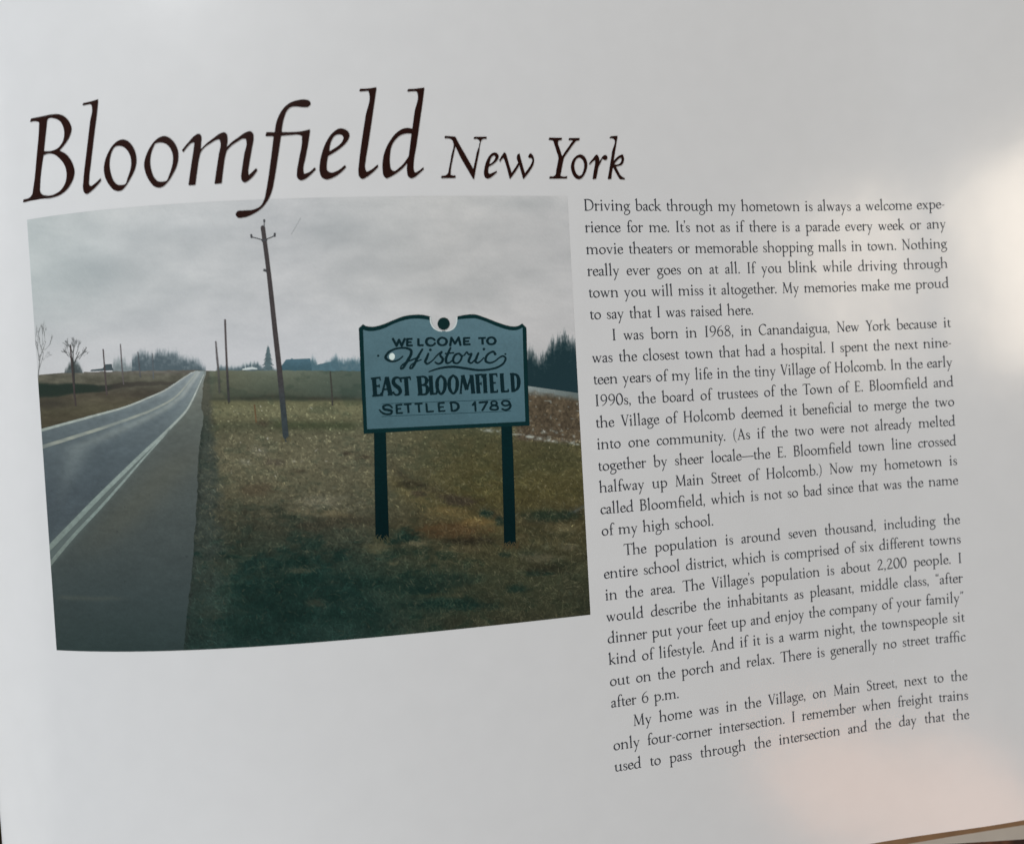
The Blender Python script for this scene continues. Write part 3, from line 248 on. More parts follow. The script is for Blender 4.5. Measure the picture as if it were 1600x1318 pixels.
    F['9']=(38,[('C',[(8.6,0),(18,4.6),(26.6,14),(31.6,27),(31.6,40),(27,50),(19.4,53.6),(11.4,51),(6.6,42.4),(7,32),(12.6,24.4),(20.4,23.6),(30,31)],[1.6,2.6,4.2,5.8,6,4.8,2.8,3.2,5.2,6,4.6,2.6,2.4])])
    return F

# ------------------------------------------------------------ the curved page: a developable sheet, rulings parallel to the spine
def _prof():
    g = np.linspace(-31., 40., 7101); q_ = g/FIT['SC']
    a = sum(FIT['th'][i]*q_**(i+1) for i in range(5))
    a = np.where(g > 20, np.interp(20, g, a), np.clip(a, -.68, 1.))
    X = np.concatenate([[0], np.cumsum((np.cos(a)[1:]+np.cos(a)[:-1])/2)])*.01
    Zz = np.concatenate([[0], np.cumsum((np.sin(a)[1:]+np.sin(a)[:-1])/2)])*.01
    return g, a, X-np.interp(0, g, X), Zz-np.interp(0, g, Zz)
_g, _a, _X, _Z = _prof(); _ca, _sa = math.cos(FIT['axis']), math.sin(FIT['axis'])
def page(u, v, lift=0.):
    u = np.asarray(u, float)-FIT['U0']; v = np.asarray(v, float)-FIT['V0']
    s = u*_ca+v*_sa; t = -u*_sa+v*_ca
    x = np.interp(s, _g, _X); z = np.interp(s, _g, _Z); a = np.interp(s, _g, _a); lift = lift*.5 if lift > 0 else lift
    x = x+np.sin(a)*lift; z = z-np.cos(a)*lift
    return np.stack([(x*_ca-t*_sa)*K, -(x*_sa+t*_ca)*K, -z*K], -1)
def art(u, v):                                # page position -> position on the printed picture's own drawing grid
    a = (np.asarray(u)+12)/12.; b = (np.asarray(v)-9.5)/10.; k = 0; x = 0; y = 0
    for i in range(5):
        for j in range(5-i):
            m = a**i*b**j; x = x+ART[k][0]*m; y = y+ART[k][1]*m; k += 1
    return x, y
# ------------------------------------------------------------ mesh helpers
def link(name, verts, faces, mat, parent=None, smooth=True):
    me = bpy.data.meshes.new(name)
    verts = np.asarray(verts, np.float32)
    if isinstance(faces, np.ndarray):
        n = len(faces); tot = np.full(n, faces.shape[1], np.int32); idx = faces.ravel().astype(np.int32)
    else:
        n = len(faces); tot = np.fromiter((len(f) for f in faces), np.int32, n); idx = np.fromiter((i for f in faces for i in f), np.int32, int(tot.sum()))
    me.vertices.add(len(verts)); me.vertices.foreach_set('co', verts.ravel())
    me.loops.add(len(idx)); me.loops.foreach_set('vertex_index', idx)
    me.polygons.add(n); me.polygons.foreach_set('loop_start', np.concatenate([[0], np.cumsum(tot)[:-1]]).astype(np.int32)); me.polygons.foreach_set('loop_total', tot)
    me.polygons.foreach_set('use_smooth', np.full(n, smooth, bool))
    me.update(calc_edges=True); me.validate()
    o = bpy.data.objects.new(name, me); sc.collection.objects.link(o)
    me.materials.append(mat)
    if parent: o.parent = parent
    return o
def empty(name, loc=(0, 0, 0), parent=None):
    o = bpy.data.objects.new(name, None); sc.collection.objects.link(o); o.location = loc; o.empty_display_size = .01
    if parent: o.parent = parent
    return o
def tag(o, label, cat=None, kind=None, group=None):
    if label: o['label'] = label
    if cat: o['category'] = cat
    if kind: o['kind'] = kind
    if group: o['group'] = group
    return o
def lin(c):
    c = np.asarray(c, float)/255.
    return np.where(c <= .04045, c/12.92, ((c+.055)/1.055)**2.4)
def material(name, col=None, rough=.4, spec=.4, attr=False, noise=0., nscale=300., bump=0., bscale=900.):
    m = bpy.data.materials.new(name); m.use_nodes = True; nt = m.node_tree; b = nt.nodes['Principled BSDF']
    b.inputs['Roughness'].default_value = rough; b.inputs['Specular IOR Level'].default_value = spec
    tc = nt.nodes.new('ShaderNodeTexCoord')
    src = None
    if attr:
        at = nt.nodes.new('ShaderNodeAttribute'); at.attribute_name = 'ink'; src = at.outputs['Color']
    if noise:
        nz = nt.nodes.new('ShaderNodeTexNoise'); nz.inputs['Scale'].default_value = nscale; nz.inputs['Detail'].default_value = 3
        nt.links.new(tc.outputs['Object'], nz.inputs['Vector'])
        mr = nt.nodes.new('ShaderNodeMapRange'); mr.inputs[1].default_value = .25; mr.inputs[2].default_value = .75; mr.inputs[3].default_value = 1-noise; mr.inputs[4].default_value = 1+noise
        nt.links.new(nz.outputs['Fac'], mr.inputs[0])
        mx = nt.nodes.new('ShaderNodeVectorMath'); mx.operation = 'SCALE'
        if src is not None: nt.links.new(src, mx.inputs[0])
        else: mx.inputs[0].default_value = col[:3]
        nt.links.new(mr.outputs[0], mx.inputs['Scale']); src = mx.outputs[0]
    if src is not None: nt.links.new(src, b.inputs['Base Color'])
    else: b.inputs['Base Color'].default_value = (*col[:3], 1)
    if bump:
        nb = nt.nodes.new('ShaderNodeTexNoise'); nb.inputs['Scale'].default_value = bscale; nb.inputs['Detail'].default_value = 2
        nt.links.new(tc.outputs['Object'], nb.inputs['Vector'])
        bp = nt.nodes.new('ShaderNodeBump'); bp.inputs['Strength'].default_value = bump; bp.inputs['Distance'].default_value = .0003
        nt.links.new(nb.outputs['Fac'], bp.inputs['Height']); nt.links.new(bp.outputs[0], b.inputs['Normal'])
    return m
PAPER = .80
M_PAPER = material('coated_paper', (PAPER, PAPER*.998, PAPER*.995), .19, .75, noise=.014, nscale=160, bump=.28, bscale=70)
M_PAPER.node_tree.nodes['Principled BSDF'].inputs['IOR'].default_value = 1.62
M_PRINT = material('four_colour_print', rough=.42, spec=.07, attr=True, noise=.02, nscale=2600)
M_TITLE = material('dark_brown_ink', lin((40, 17, 11)), .40, .10, noise=.12, nscale=900)
M_TEXT = material('grey_black_ink', lin((59, 61, 68)), .5, .12, noise=.08, nscale=900)
# ------------------------------------------------------------ printed ink: implicit shapes meshed on the page
def grid(u0, u1, v0, v1, h):
    nu = max(2, int(math.ceil((u1-u0)/h))+1); nv = max(2, int(math.ceil((v1-v0)/h))+1)
    return np.meshgrid(u0+h*np.arange(nu), v0+h*np.arange(nv))
def smooth_outline(o):
    return cr([(a[0], a[1]) for a in o], True, 9, [len(a) > 2 and a[2] for a in o])
def shape_outline(outer, holes=(), h=.03):
    P = smooth_outline(outer); X, Y = grid(P[:, 0].min()-2*h, P[:, 0].max()+2*h, P[:, 1].min()-2*h, P[:, 1].max()+2*h, h)
    f = sd_poly(X, Y, P)
    for hl in holes: f = np.maximum(f, -sd_poly(X, Y, smooth_outline(hl)))
    return X, Y, f
def shape_strokes(S, h=.02):
    pts = []
    for s in S: pts += [(s[1][0], s[1][1], s[2]*2)] if s[0] == 'D' else [(a[0], a[1], max(s[2]) if isinstance(s[2], (list, tuple)) else s[2]) for a in s[1]]
    P = np.array(pts); m = P[:, 2].max()+3*h+.05
    X, Y = grid(P[:, 0].min()-m, P[:, 0].max()+m, P[:, 1].min()-m, P[:, 1].max()+m, h); f = np.full(X.shape, 1e3)
    for s in S:
        if s[0] == 'D': np.minimum(f, np.hypot(X-s[1][0], Y-s[1][1])-s[2], out=f); continue
        w = s[2]; n = len(s[1])
        if s[0] == 'L' and n == 2 and not isinstance(w, (list, tuple)): sd_box(X, Y, s[1][0], s[1][1], w, f); continue
        if not isinstance(w, (list, tuple)): w = [w]*n
        P2 = np.array(s[1], float) if s[0] == 'L' else cr(s[1])
        sd_caps(X, Y, P2, np.interp(np.linspace(0, n-1, len(P2)), range(n), w), f)
    return X, Y, f
def split_runs(V, F, lim=.35): return V, F
def ink_flat(name, XYf, mat, parent, lift):
    V, F = msq(*XYf); return link(name, page(V[:, 0], V[:, 1], lift), F, mat, parent)
def ink_print(name, X, Y, f, colour, parent, lift):
    """region f<0 of a fine grid, one printed colour per grid point"""
    ins = f < 0; ny, nx = f.shape
    code = ins[:-1, :-1]*1+ins[:-1, 1:]*2+ins[1:, 1:]*4+ins[1:, :-1]*8
    used = np.zeros(f.shape, bool)
    full = code == 15
    for dj in (0, 1):
        for di in (0, 1): used[dj:ny-1+dj, di:nx-1+di] |= full
    ix = np.full(f.shape, -1, np.int64); ix[used] = np.arange(used.sum()); V = [np.stack([X[used], Y[used]], -1)]
    J, I = np.nonzero(full); FQ = np.stack([ix[J, I], ix[J, I+1], ix[J+1, I+1], ix[J+1, I]], -1)
    n0 = int(used.sum())
    edge = np.where((code > 0) & (code < 15), 1, 0)
    fl = FQ.tolist()
    if edge.any():
        ex = {}; EV = []
        xs = X[0]; ys = Y[:, 0]
        def gv(j, i):
            if ix[j, i] < 0: ix[j, i] = n0+len(EV); EV.append((xs[i], ys[j]))
            return int(ix[j, i])
        def ev(j0, i0, j1, i1):
            k = (j0, i0, j1, i1)
            if k not in ex:
                a = f[j0, i0]; b = f[j1, i1]; t = min(max(a/(a-b), .02), .98); ex[k] = n0+len(EV); EV.append((xs[i0]+(xs[i1]-xs[i0])*t, ys[j0]+(ys[j1]-ys[j0])*t))
            return ex[k]
        for j, i in zip(*[q_.tolist() for q_ in np.nonzero(edge)]):
            for poly in _T[int(code[j, i])]:
                o = []
                for c in poly:
                    o.append(gv(j, i) if c == 0 else gv(j, i+1) if c == 1 else gv(j+1, i+1) if c == 2 else gv(j+1, i) if c == 3 else
                             ev(j, i, j, i+1) if c == 'a' else ev(j, i+1, j+1, i+1) if c == 'b' else ev(j+1, i, j+1, i+1) if c == 'c' else ev(j, i, j+1, i))
                fl.append(o)
        V.append(np.array(EV))
    V = np.concatenate(V)
    o = link(name, page(V[:, 0], V[:, 1], lift), fl, M_PRINT, parent)
    x, y = art(V[:, 0], V[:, 1]); c = np.clip(pigment(colour(x, y), x), .002, .9)
    at = o.data.color_attributes.new('ink', 'FLOAT_COLOR', 'POINT'); at.data.foreach_set('color', np.concatenate([c, np.ones((len(c), 1))], 1).astype(np.float32).ravel())
    return o
def pigment(c, x):
    """printed colour (as read off the sheet under its even light) -> reflectance of the ink on this paper"""
    L = np.stack([np.interp(x, [40, 300, 600, 900], q_) for q_ in ((207, 200, 191, 181), (212, 203, 192, 182), (217, 206, 194, 182))], -1)
    g_ = np.maximum(c.mean(-1, keepdims=True), 1.); c = c*(1-13*np.exp(-((g_-100)/42.)**2)/g_)
    return lin(np.maximum(c, 0))/lin(L)*PAPER
# ------------------------------------------------------------ noise for the printed picture
def _h(i, j, s):
    n = (i*374761393+j*668265263+s*1442695041) & 0xffffffff
    n = ((n ^ (n >> 13))*1274126177) & 0xffffffff
    return ((n ^ (n >> 16)) & 0xffff)/65535.
def vn(x, y, s=0):
    x = np.asarray(x, float); y = np.asarray(y, float)
    i = np.floor(x).astype(np.int64); j = np.floor(y).astype(np.int64); a = x-i; b = y-j; a = a*a*(3-2*a); b = b*b*(3-2*b)
    return (_h(i, j, s)*(1-a)+_h(i+1, j, s)*a)*(1-b)+(_h(i, j+1, s)*(1-a)+_h(i+1, j+1, s)*a)*b
def fbm(x, y, s=0, o=4, g=.55):
    r = 0; a = 1; t = 0
    for k in range(o): r = r+a*vn(x*2**k+17.3*k, y*2**k-9.1*k, s+k); t += a; a *= g
    return r/t*2-1
def ss(a, b, x): t = np.clip((x-a)/(b-a), 0, 1); return t*t*(3-2*t)
def ramp(t, ks, cs): return np.stack([np.interp(t, ks, [c[i] for c in cs]) for i in range(3)], -1)
def mix(a, b, t): return a+(np.asarray(b, float)-a)*t[..., None]
def grain(x, y, s, amp): return (fbm(x*.9, y*.9, s, 2)*amp)[..., None]
# ------------------------------------------------------------ what the printed picture shows (drawing-grid coordinates)
def c_sky(x, y):
    c = ramp(x, [40, 200, 450, 700, 900], [(172, 182, 185), (176, 182, 185), (175, 178, 181), (172, 173, 173), (166, 167, 167)])
    low = ss(430, 575, y); c = mix(c, (186, 189, 194), low*.75*ss(900, 500, x)); c = mix(c, (170, 169, 169), low*.5*ss(500, 800, x))
    wx = x+40*fbm(x/160, y/120, 3); wy = y+16*fbm(x/150, y/100, 5)
    n = fbm(wx/150+.12*wy/60, wy/46, 11, 5); m = fbm(wx/60, wy/22, 23, 4)
    k = (1-.65*ss(480, 575, y))
    p2 = fbm(wx/42, wy/24, 27, 4)
    c = c+(n*11*k+m*6*k+p2*6*k)[..., None]*np.array([1.08, 1., .95])
    b = np.exp(-(((x-150)/70)**2+((y-385)/26)**2))+.8*np.exp(-(((x-280)/90)**2+((y-350)/18)**2)); c = c+(b*7)[..., None]
    d = np.exp(-(((x-150)/60)**2+((y-425)/30)**2))+np.exp(-(((x-520)/70)**2+((y-350)/30)**2))*.7+np.exp(-(((x-820)/80)**2+((y-318)/12)**2)); c = c+(d*-9)[..., None]*np.array([1.1, .95, .9])
    return c+grain(x, y, 31, 2.6)
def land_base(x, y):
    d = np.maximum(y-577, 1.5); px = (x-318)/d; dz = 60./d
    right = ss(540, 760, x)
    c = ramp(y, [578, 590, 606, 617, 623, 628, 640, 655, 664, 680, 720, 770, 815, 850, 900, 1010],
        [(118, 123, 108), (108, 112, 96), (94, 100, 86), (86, 90, 77), (74, 76, 64), (114, 110, 82), (122, 117, 88), (116, 111, 84), (90, 90, 69), (108, 102, 80), (108, 101, 80), (96, 90, 70), (66, 65, 52), (50, 56, 46), (36, 52, 44), (28, 48, 44)])
    cr_ = ramp(y, [600, 660, 690, 720, 770, 820, 860, 900, 960, 1010],
        [(84, 80, 62), (92, 86, 58), (84, 78, 52), (80, 74, 46), (78, 70, 40), (68, 60, 38), (64, 60, 40), (54, 56, 40), (50, 50, 36), (48, 46, 36)])
    c = mix(c, cr_, right*ss(640, 690, y))
    # far field detail, darker to the right
    far = ss(624, 620, y)*ss(325, 340, x); c = mix(c, (78, 92, 84), far*ss(430, 560, x)*.55); c = mix(c, (108, 104, 84), far*ss(430, 340, x)*.5)
    hed = np.exp(-((y-621-4*fbm(x/30, 0*x, 44))/3.)**2)*ss(350, 390, x)*ss(562, 540, x); c = mix(c, (58, 54, 46), hed*(.35+.5*np.clip(fbm(x/9, y/6, 45), 0, 1)))
    # verge beside the asphalt
    ex = np.interp(y, [578, 640, 680, 760, 840, 920, 1015], [323, 316, 313, 308, 303.5, 296, 287])
    vw = np.interp(y, [578, 640, 700, 800, 900, 1015], [5, 16, 26, 42, 60, 70]); vt = np.clip((x-ex)/vw, 0, 2)
    c = mix(c, ramp(y, [600, 650, 700, 800, 900, 1010], [(98, 96, 84), (82, 82, 72), (70, 76, 70), (64, 70, 64), (52, 62, 56), (32, 50, 46)]), ss(1.25, .55, vt+.35*fbm(x/14, y/10, 51)))
    c = mix(c, (44, 50, 47), np.exp(-((x-ex-2.5)/3.5)**2)*.65*ss(640, 700, y))
    # texture in perspective: tufts and blades
    n1 = fbm(px*9, 26*np.log(d+8), 61, 5); n2 = fbm(x/5.5+px*1.2, y/3.4, 67, 3); n3 = fbm(x/17, y/9, 71, 4); n4 = vn(x/2.2, y/3.2, 73)
    amp = np.interp(y, [578, 630, 700, 850, 1010], [4, 7, 14, 15, 11])
    c = c*(1+((n1*.55+n2*.5+n3*.5)*amp/70.)[..., None])
    light = ss(.60, .80, n4*.62+.5*(n2*.5+.5)*.8)*ss(640, 720, y)*(.35+.65*ss(.0, .5, fbm(x/60, y/40, 77)))
    c = mix(c, ramp(y, [640, 760, 860, 1010], [(142, 134, 104), (134, 130, 104), (104, 108, 88), (66, 84, 76)]), light*.38)
    # dark tufts, stronger near the bottom
    dk = ss(.06, .34, n3*.65+.75*fbm(x/46, y/22, 83)); tk = ss(800, 900, y)*(1-.55*right)+.18
    c = mix(c, ramp(x, [280, 560, 760, 920], [(24, 46, 42), (20, 42, 37), (27, 40, 30), (34, 38, 27)]), np.clip(dk*tk, 0, .85))
    big = np.clip(.9*np.exp(-(((x-440)/70)**2+((y-960)/52)**2))+.9*np.exp(-(((x-465)/55)**2+((y-885)/22)**2))+.8*np.exp(-(((x-690)/80)**2+((y-945)/18)**2))+.7*np.exp(-(((x-700)/50)**2+((y-905)/16)**2))+.75*np.exp(-(((x-520)/60)**2+((y-930)/30)**2))+.7*np.exp(-(((x-640)/18)**2+((y-835)/11)**2))+.5*np.exp(-(((x-825)/24)**2+((y-865)/8)**2)), 0, 1)
    c = mix(c, (19, 41, 37), big*(.55+.4*n3))
    # straw-coloured bank and the drain across the right half
    st = np.exp(-(((x-430)/85)**2+((y-735)/45)**2)); c = mix(c, (120, 112, 86), st*.42*(.7+.6*n2))
    st = np.exp(-(((x-510)/80)**2+((y-790)/26)**2)); c = mix(c, (122, 116, 98), np.clip(st*.55*(.5+1.1*n2), 0, 1))
    dy = y-np.interp(x, [600, 640, 690, 740, 790, 850, 925], [722, 752, 772, 792, 812, 812, 796]); dm = ss(598, 622, x)*ss(925, 900, x)
    c = mix(c, (52, 46, 36), np.exp(-(dy/8)**2)*dm*(.42+.5*n3)); c = mix(c, (112, 96, 58), np.exp(-((dy-22)/12)**2)*dm*ss(830, 780, x)*.42)
    c = mix(c, (104, 114, 118), np.exp(-((y-(801-.5*(x-893)))/2.4)**2)*ss(868, 884, x)*(.3+.6*vn(x/5, y/4, 91))*.9)
    c = mix(c, (40, 50, 40), np.exp(-(((x-855)/40)**2+((y-806)/9)**2))*.6)
    c = mix(c, (92, 70, 42), np.exp(-(((x-690)/75)**2+((y-825)/14)**2))*.4); c = mix(c, (46, 40, 30), np.exp(-(((x-720)/45)**2+((y-846)/6)**2))*.55)
    # ditch grass behind the big pole
    c = mix(c, (66, 72, 50), np.exp(-((y-664-.015*(x-450))/6)**2)*ss(415, 440, x)*ss(565, 545, x)*.65)
    c = mix(c, (58, 44, 38), np.exp(-(((x-410)/11)**2+((y-661)/5)**2))*.8*(.6+.5*n2))
    fl = ss(.925, .96, vn(x/2.6, y/2.2, 97))*ss(690, 740, y); c = mix(c, (150, 158, 148), fl*.22)
    # left bank
    lb = ss(313, 306, x)*ss(690, 676, y)
    cl = ramp(y, [580, 588, 598, 606, 616, 626, 640, 672], [(118, 108, 98), (110, 104, 86), (104, 98, 80), (98, 90, 74), (96, 84, 66), (104, 92, 68), (98, 88, 62), (84, 72, 52)])
    cl = cl*(1+(fbm(x/9, y/4, 101, 3)*.16+fbm(x/24, y/9, 103)*.12)[..., None])
    yb = np.interp(x, [55, 100, 165, 200, 245], [611, 608, 606, 600, 599]); hb = np.interp(x, [55, 100, 150, 175, 250], [12.5, 10, 6, 4.5, 3])
    band = ss(1.15, .7, np.abs((y-yb+1.5*fbm(x/12, 0*x, 107))/hb)); cl = mix(cl, ramp(x, [55, 150, 180, 245], [(28, 50, 42), (38, 54, 46), (66, 60, 54), (84, 76, 66)]), band*.9)
    cl = mix(cl, (62, 56, 48), np.exp(-(((x-80)/40)**2+((y-630)/9)**2))*.8); cl = mix(cl, (70, 60, 52), np.exp(-(((x-225)/26)**2+((y-616)/6)**2))*.55)
    cl = cl.mean(-1, keepdims=True)*.34+cl*.66; c = mix(c, cl, lb)
    # ploughed field with old snow, right edge
    pf = ss(800, 812, x)*ss(690, 684, y-.1*(x-800)*.5); top = 602+(x-826)*.14
    cp = np.stack([88+0*x, 74+0*x, 58+0*x], -1)*(1+(.34*fbm(x/3.4, y/4.4, 111, 3)+.2*fbm(x/11, y/9, 113))[..., None])
    cp = mix(cp, (150, 150, 142), ss(.80, .9, vn(x/4.6, y/3.1, 117))*.62)
    sn = ss(17, 5, y-top+3*fbm(x/9, y/4, 119)); cp = mix(cp, ramp(x, [826, 905], [(138, 146, 146), (104, 114, 114)]), sn*.9)
    c = mix(c, cp, pf*ss(-2, 1, y-top))
    sl = np.exp(-((y-np.interp(x, [735, 800, 850, 915], [669, 677, 686, 695]))/2.6)**2)*ss(738, 760, x); c = mix(c, (168, 168, 160), np.clip(sl*(1.5*vn(x/4.2, y/2.6, 121)-.25), 0, .85))
    c = (c.mean(-1, keepdims=True)*.10+c*.90)*np.array([.945, .985, .985])
    return c+grain(x, y, 37, 2.2)
CX, CY, CS = 44., 568., 1.6                    # drawing canvas of the printed field, pixels = (x-CX)*CS
def paint_field():
    rs = np.random.RandomState(7); nx, ny = int(890*CS), int(470*CS)
    gx, gy = np.meshgrid(CX+np.arange(nx)/CS, CY+np.arange(ny)/CS); can = land_base(gx, gy)
    ex = lambda y: np.interp(y, [578, 640, 680, 760, 840, 920, 1015], [323, 316, 313, 308, 303.5, 296, 287])
    def put(x, y, col, al):
        i = np.round((x-CX)*CS).astype(int); j = np.round((y-CY)*CS).astype(int); ok = (i >= 0) & (i < nx) & (j >= 0) & (j < ny)
        i = i[ok]; j = j[ok]; can[j, i] += (col[ok]-can[j, i])*al[ok][:, None]
    def blob(x0, y0, rx_, ry_, col, k):
        j0, j1 = int((y0-CY-2.2*ry_)*CS), int((y0-CY+2.2*ry_)*CS)+1; i0, i1 = int((x0-CX-2.2*rx_)*CS), int((x0-CX+2.2*rx_)*CS)+1
        i0, j0 = max(i0, 0), max(j0, 0); X_, Y_ = gx[j0:j1, i0:i1], gy[j0:j1, i0:i1]
        r_ = np.hypot((X_-x0)/rx_, (Y_-y0)/ry_)+.55*fbm(X_/7, Y_/4, int(x0)+3, 3); can[j0:j1, i0:i1] = mix(can[j0:j1, i0:i1], col, ss(1.35, .45, r_)*k)
    D1, D2, D3, W1 = (16, 36, 32), (34, 32, 24), (54, 48, 40), (112, 106, 84)
    for q_ in [(640, 757, 24, 6, D2, .6), (655, 771, 14, 5, D3, .7), (700, 776, 16, 5, D3, .6), (722, 783, 28, 7, D3, .8), (640, 836, 18, 12, D1, .9), (612, 846, 14, 5, D1, .7), (735, 845, 42, 6, D2, .75), (700, 830, 60, 12, (72, 52, 34), .55), (760, 803, 11, 7, D1, .8), (780, 814, 9, 7, D1, .7), (862, 806, 46, 9, (28, 40, 30), .8), (840, 895, 26, 5, D1, .7), (806, 920, 18, 6, D1, .75), (845, 888, 40, 9, D2, .5), (790, 866, 10, 4, D1, .6),
               (467, 879, 19, 10, D1, .85), (468, 907, 32, 10, D1, .9), (516, 933, 20, 9, D1, .9), (466, 962, 34, 10, D1, .85), (429, 915, 12, 5, D1, .6), (386, 916, 22, 3.4, D1, .6), (365, 870, 16, 3, D1, .6), (574, 910, 34, 7, D1, .7), (440, 941, 66, 24, D1, .55), (640, 915, 70, 14, D1, .6), (700, 945, 70, 9, D1, .85), (660, 925, 34, 8, D1, .75), (560, 965, 60, 16, D1, .55), (400, 985, 70, 16, D1, .5), (700, 905, 50, 10, (24, 40, 34), .6), (620, 862, 24, 6, (22, 38, 32), .6), (455, 806, 20, 8, (28, 38, 32), .7), (430, 797, 18, 5, (30, 38, 32), .6), (480, 822, 26, 8, (40, 38, 32), .6), (540, 815, 44, 12, (54, 50, 40), .55), (545, 708, 14, 4, D3, .7), (570, 714, 12, 3, D3, .6), (430, 722, 18, 6, (74, 68, 62), .5), (400, 765, 28, 10, (72, 62, 50), .5), (468, 736, 10, 3, D3, .5),
               (500, 783, 34, 10, (128, 124, 106), .5), (470, 800, 22, 6, (124, 116, 92), .5), (520, 802, 26, 7, (126, 116, 88), .5), (405, 705, 16, 9, (120, 120, 106), .4), (385, 722, 10, 6, (108, 114, 106), .4), (471, 892, 24, 4, (76, 76, 62), .6), (492, 942, 18, 6, (60, 58, 48), .6), (587, 856, 22, 9, (104, 100, 74), .55), (653, 849, 20, 4, (126, 118, 92), .6), (615, 880, 12, 3, (110, 104, 78), .5), (720, 858, 40, 5, (92, 84, 62), .5), (842, 872, 30, 6, (110, 104, 84), .45), (700, 800, 40, 8, (112, 96, 62), .5), (745, 815, 26, 7, (122, 98, 58), .5), (880, 825, 24, 8, (104, 98, 72), .5), (890, 855, 16, 6, (112, 108, 88), .4), (345, 885, 30, 12, (62, 64, 52), .4), (330, 960, 22, 10, (52, 60, 52), .5), (690, 930, 40, 3.5, (62, 62, 46), .5)]: blob(*q_)
    lo = can.copy()
    def lb_(x, y): return lo[np.clip(((y-CY)*CS).astype(int), 0, ny-1), np.clip(((x-CX)*CS).astype(int), 0, nx-1)]
    # dark hollows between the tussocks
    n = 5200; y = 640+380*rs.rand(n)**.8; x = ex(y)+6+rs.rand(n)*(930-ex(y)); keep = fbm(x/44, y/20, 83)*.8+fbm(x/17, y/9, 71)*.6+.55*rs.randn(n)*.5 > .22-.12*ss(820, 900, y)
    x = x[keep]; y = y[keep]; m = len(x); r = np.interp(y, [640, 1010], [1.2, 7])*rs.uniform(.5, 1.3, m)
    dk = ramp(x, [280, 560, 760, 920], [(22, 42, 38), (22, 40, 34), (30, 38, 28), (38, 36, 24)]); b0 = lb_(x, y); dk = b0*.30+dk*.70
    for t in range(90):
        a = rs.rand(m)*6.283; q_ = np.sqrt(rs.rand(m)); put(x+np.cos(a)*r*q_*2.1, y+np.sin(a)*r*q_*.6, dk, np.full(m, .22)*(.35+.65*ss(660, 800, y)))
    # blades
    n = 34000; y = np.sort(628+400*rs.rand(n)**.85); x = ex(y)+2+rs.rand(n)*(935-ex(y)); b0 = lb_(x, y)
    lum = np.exp(rs.randn(n)*.30+.34*fbm(x/26, y/14, 401)-.03); cold = ss(800, 930, y)*ss(760, 480, x)
    straw = np.where(rs.rand(n)[:, None] < .5, np.array([[150., 138, 104]]), np.array([[120., 112, 84]])); straw = straw*(1-cold[:, None])+np.array([[72., 88, 78]])*cold[:, None]
    k = np.clip(rs.rand(n)*.55*ss(.95, 1.35, lum)+.03, 0, .5)*(.22+.78*ss(650, 730, y))*(1-.55*cold); col = np.clip(b0*lum[:, None], 0, 200); col = col+(straw-col)*k[:, None]
    L = np.interp(y, [628, 700, 800, 1015], [2.6, 5.5, 10, 17])*rs.uniform(.5, 1.3, n); th = rs.randn(n)*.75+.25*fbm(x/50, y/30, 405)*3; cv = rs.randn(n)*.7
    al = rs.uniform(.28, .72, n)
    for t in np.arange(0, 1.0001, .034):
        px_ = x+np.sin(th+cv*t)*L*t; py_ = y-np.abs(np.cos(th+cv*t))*L*t*.8; put(px_, py_, col, al*(1-.45*t))
    # bleached stalks
    n = 900; y = np.sort(700+310*rs.rand(n)); x = ex(y)+14+rs.rand(n)*(930-ex(y)); L = np.interp(y, [700, 1010], [5, 15])*rs.uniform(.5, 1.3, n); th = rs.randn(n)*1.0
    c9 = np.array([[150., 144, 116]])*(1-.45*ss(850, 980, y)*ss(800, 500, x))[:, None]*rs.uniform(.75, 1.05, (n, 1))
    for t in np.arange(0, 1.0001, .05): put(x+np.sin(th)*L*t, y-np.abs(np.cos(th))*L*t*.7, c9, np.full(n, .34))
    # far grass and the left bank: short strokes
    n = 9000; y = 583+75*rs.rand(n); x = 52+rs.rand(n)*860; b0 = lb_(x, y); col = np.clip(b0*np.exp(rs.randn(n)*.11)[:, None], 0, 190)
    for t in np.arange(0, 1.0001, .34): put(x+rs.randn(n)*.15, y-t*2.2, col, np.full(n, .5))
    return can
CAN = paint_field()
def c_land(x, y):
    i = np.clip((x-CX)*CS, 0, CAN.shape[1]-1.01); j = np.clip((y-CY)*CS, 0, CAN.shape[0]-1.01); a = i.astype(int); b = j.astype(int); fx = (i-a)[..., None]; fy = (j-b)[..., None]
    return (CAN[b, a]*(1-fx)+CAN[b, a+1]*fx)*(1-fy)+(CAN[b+1, a]*(1-fx)+CAN[b+1, a+1]*fx)*fy
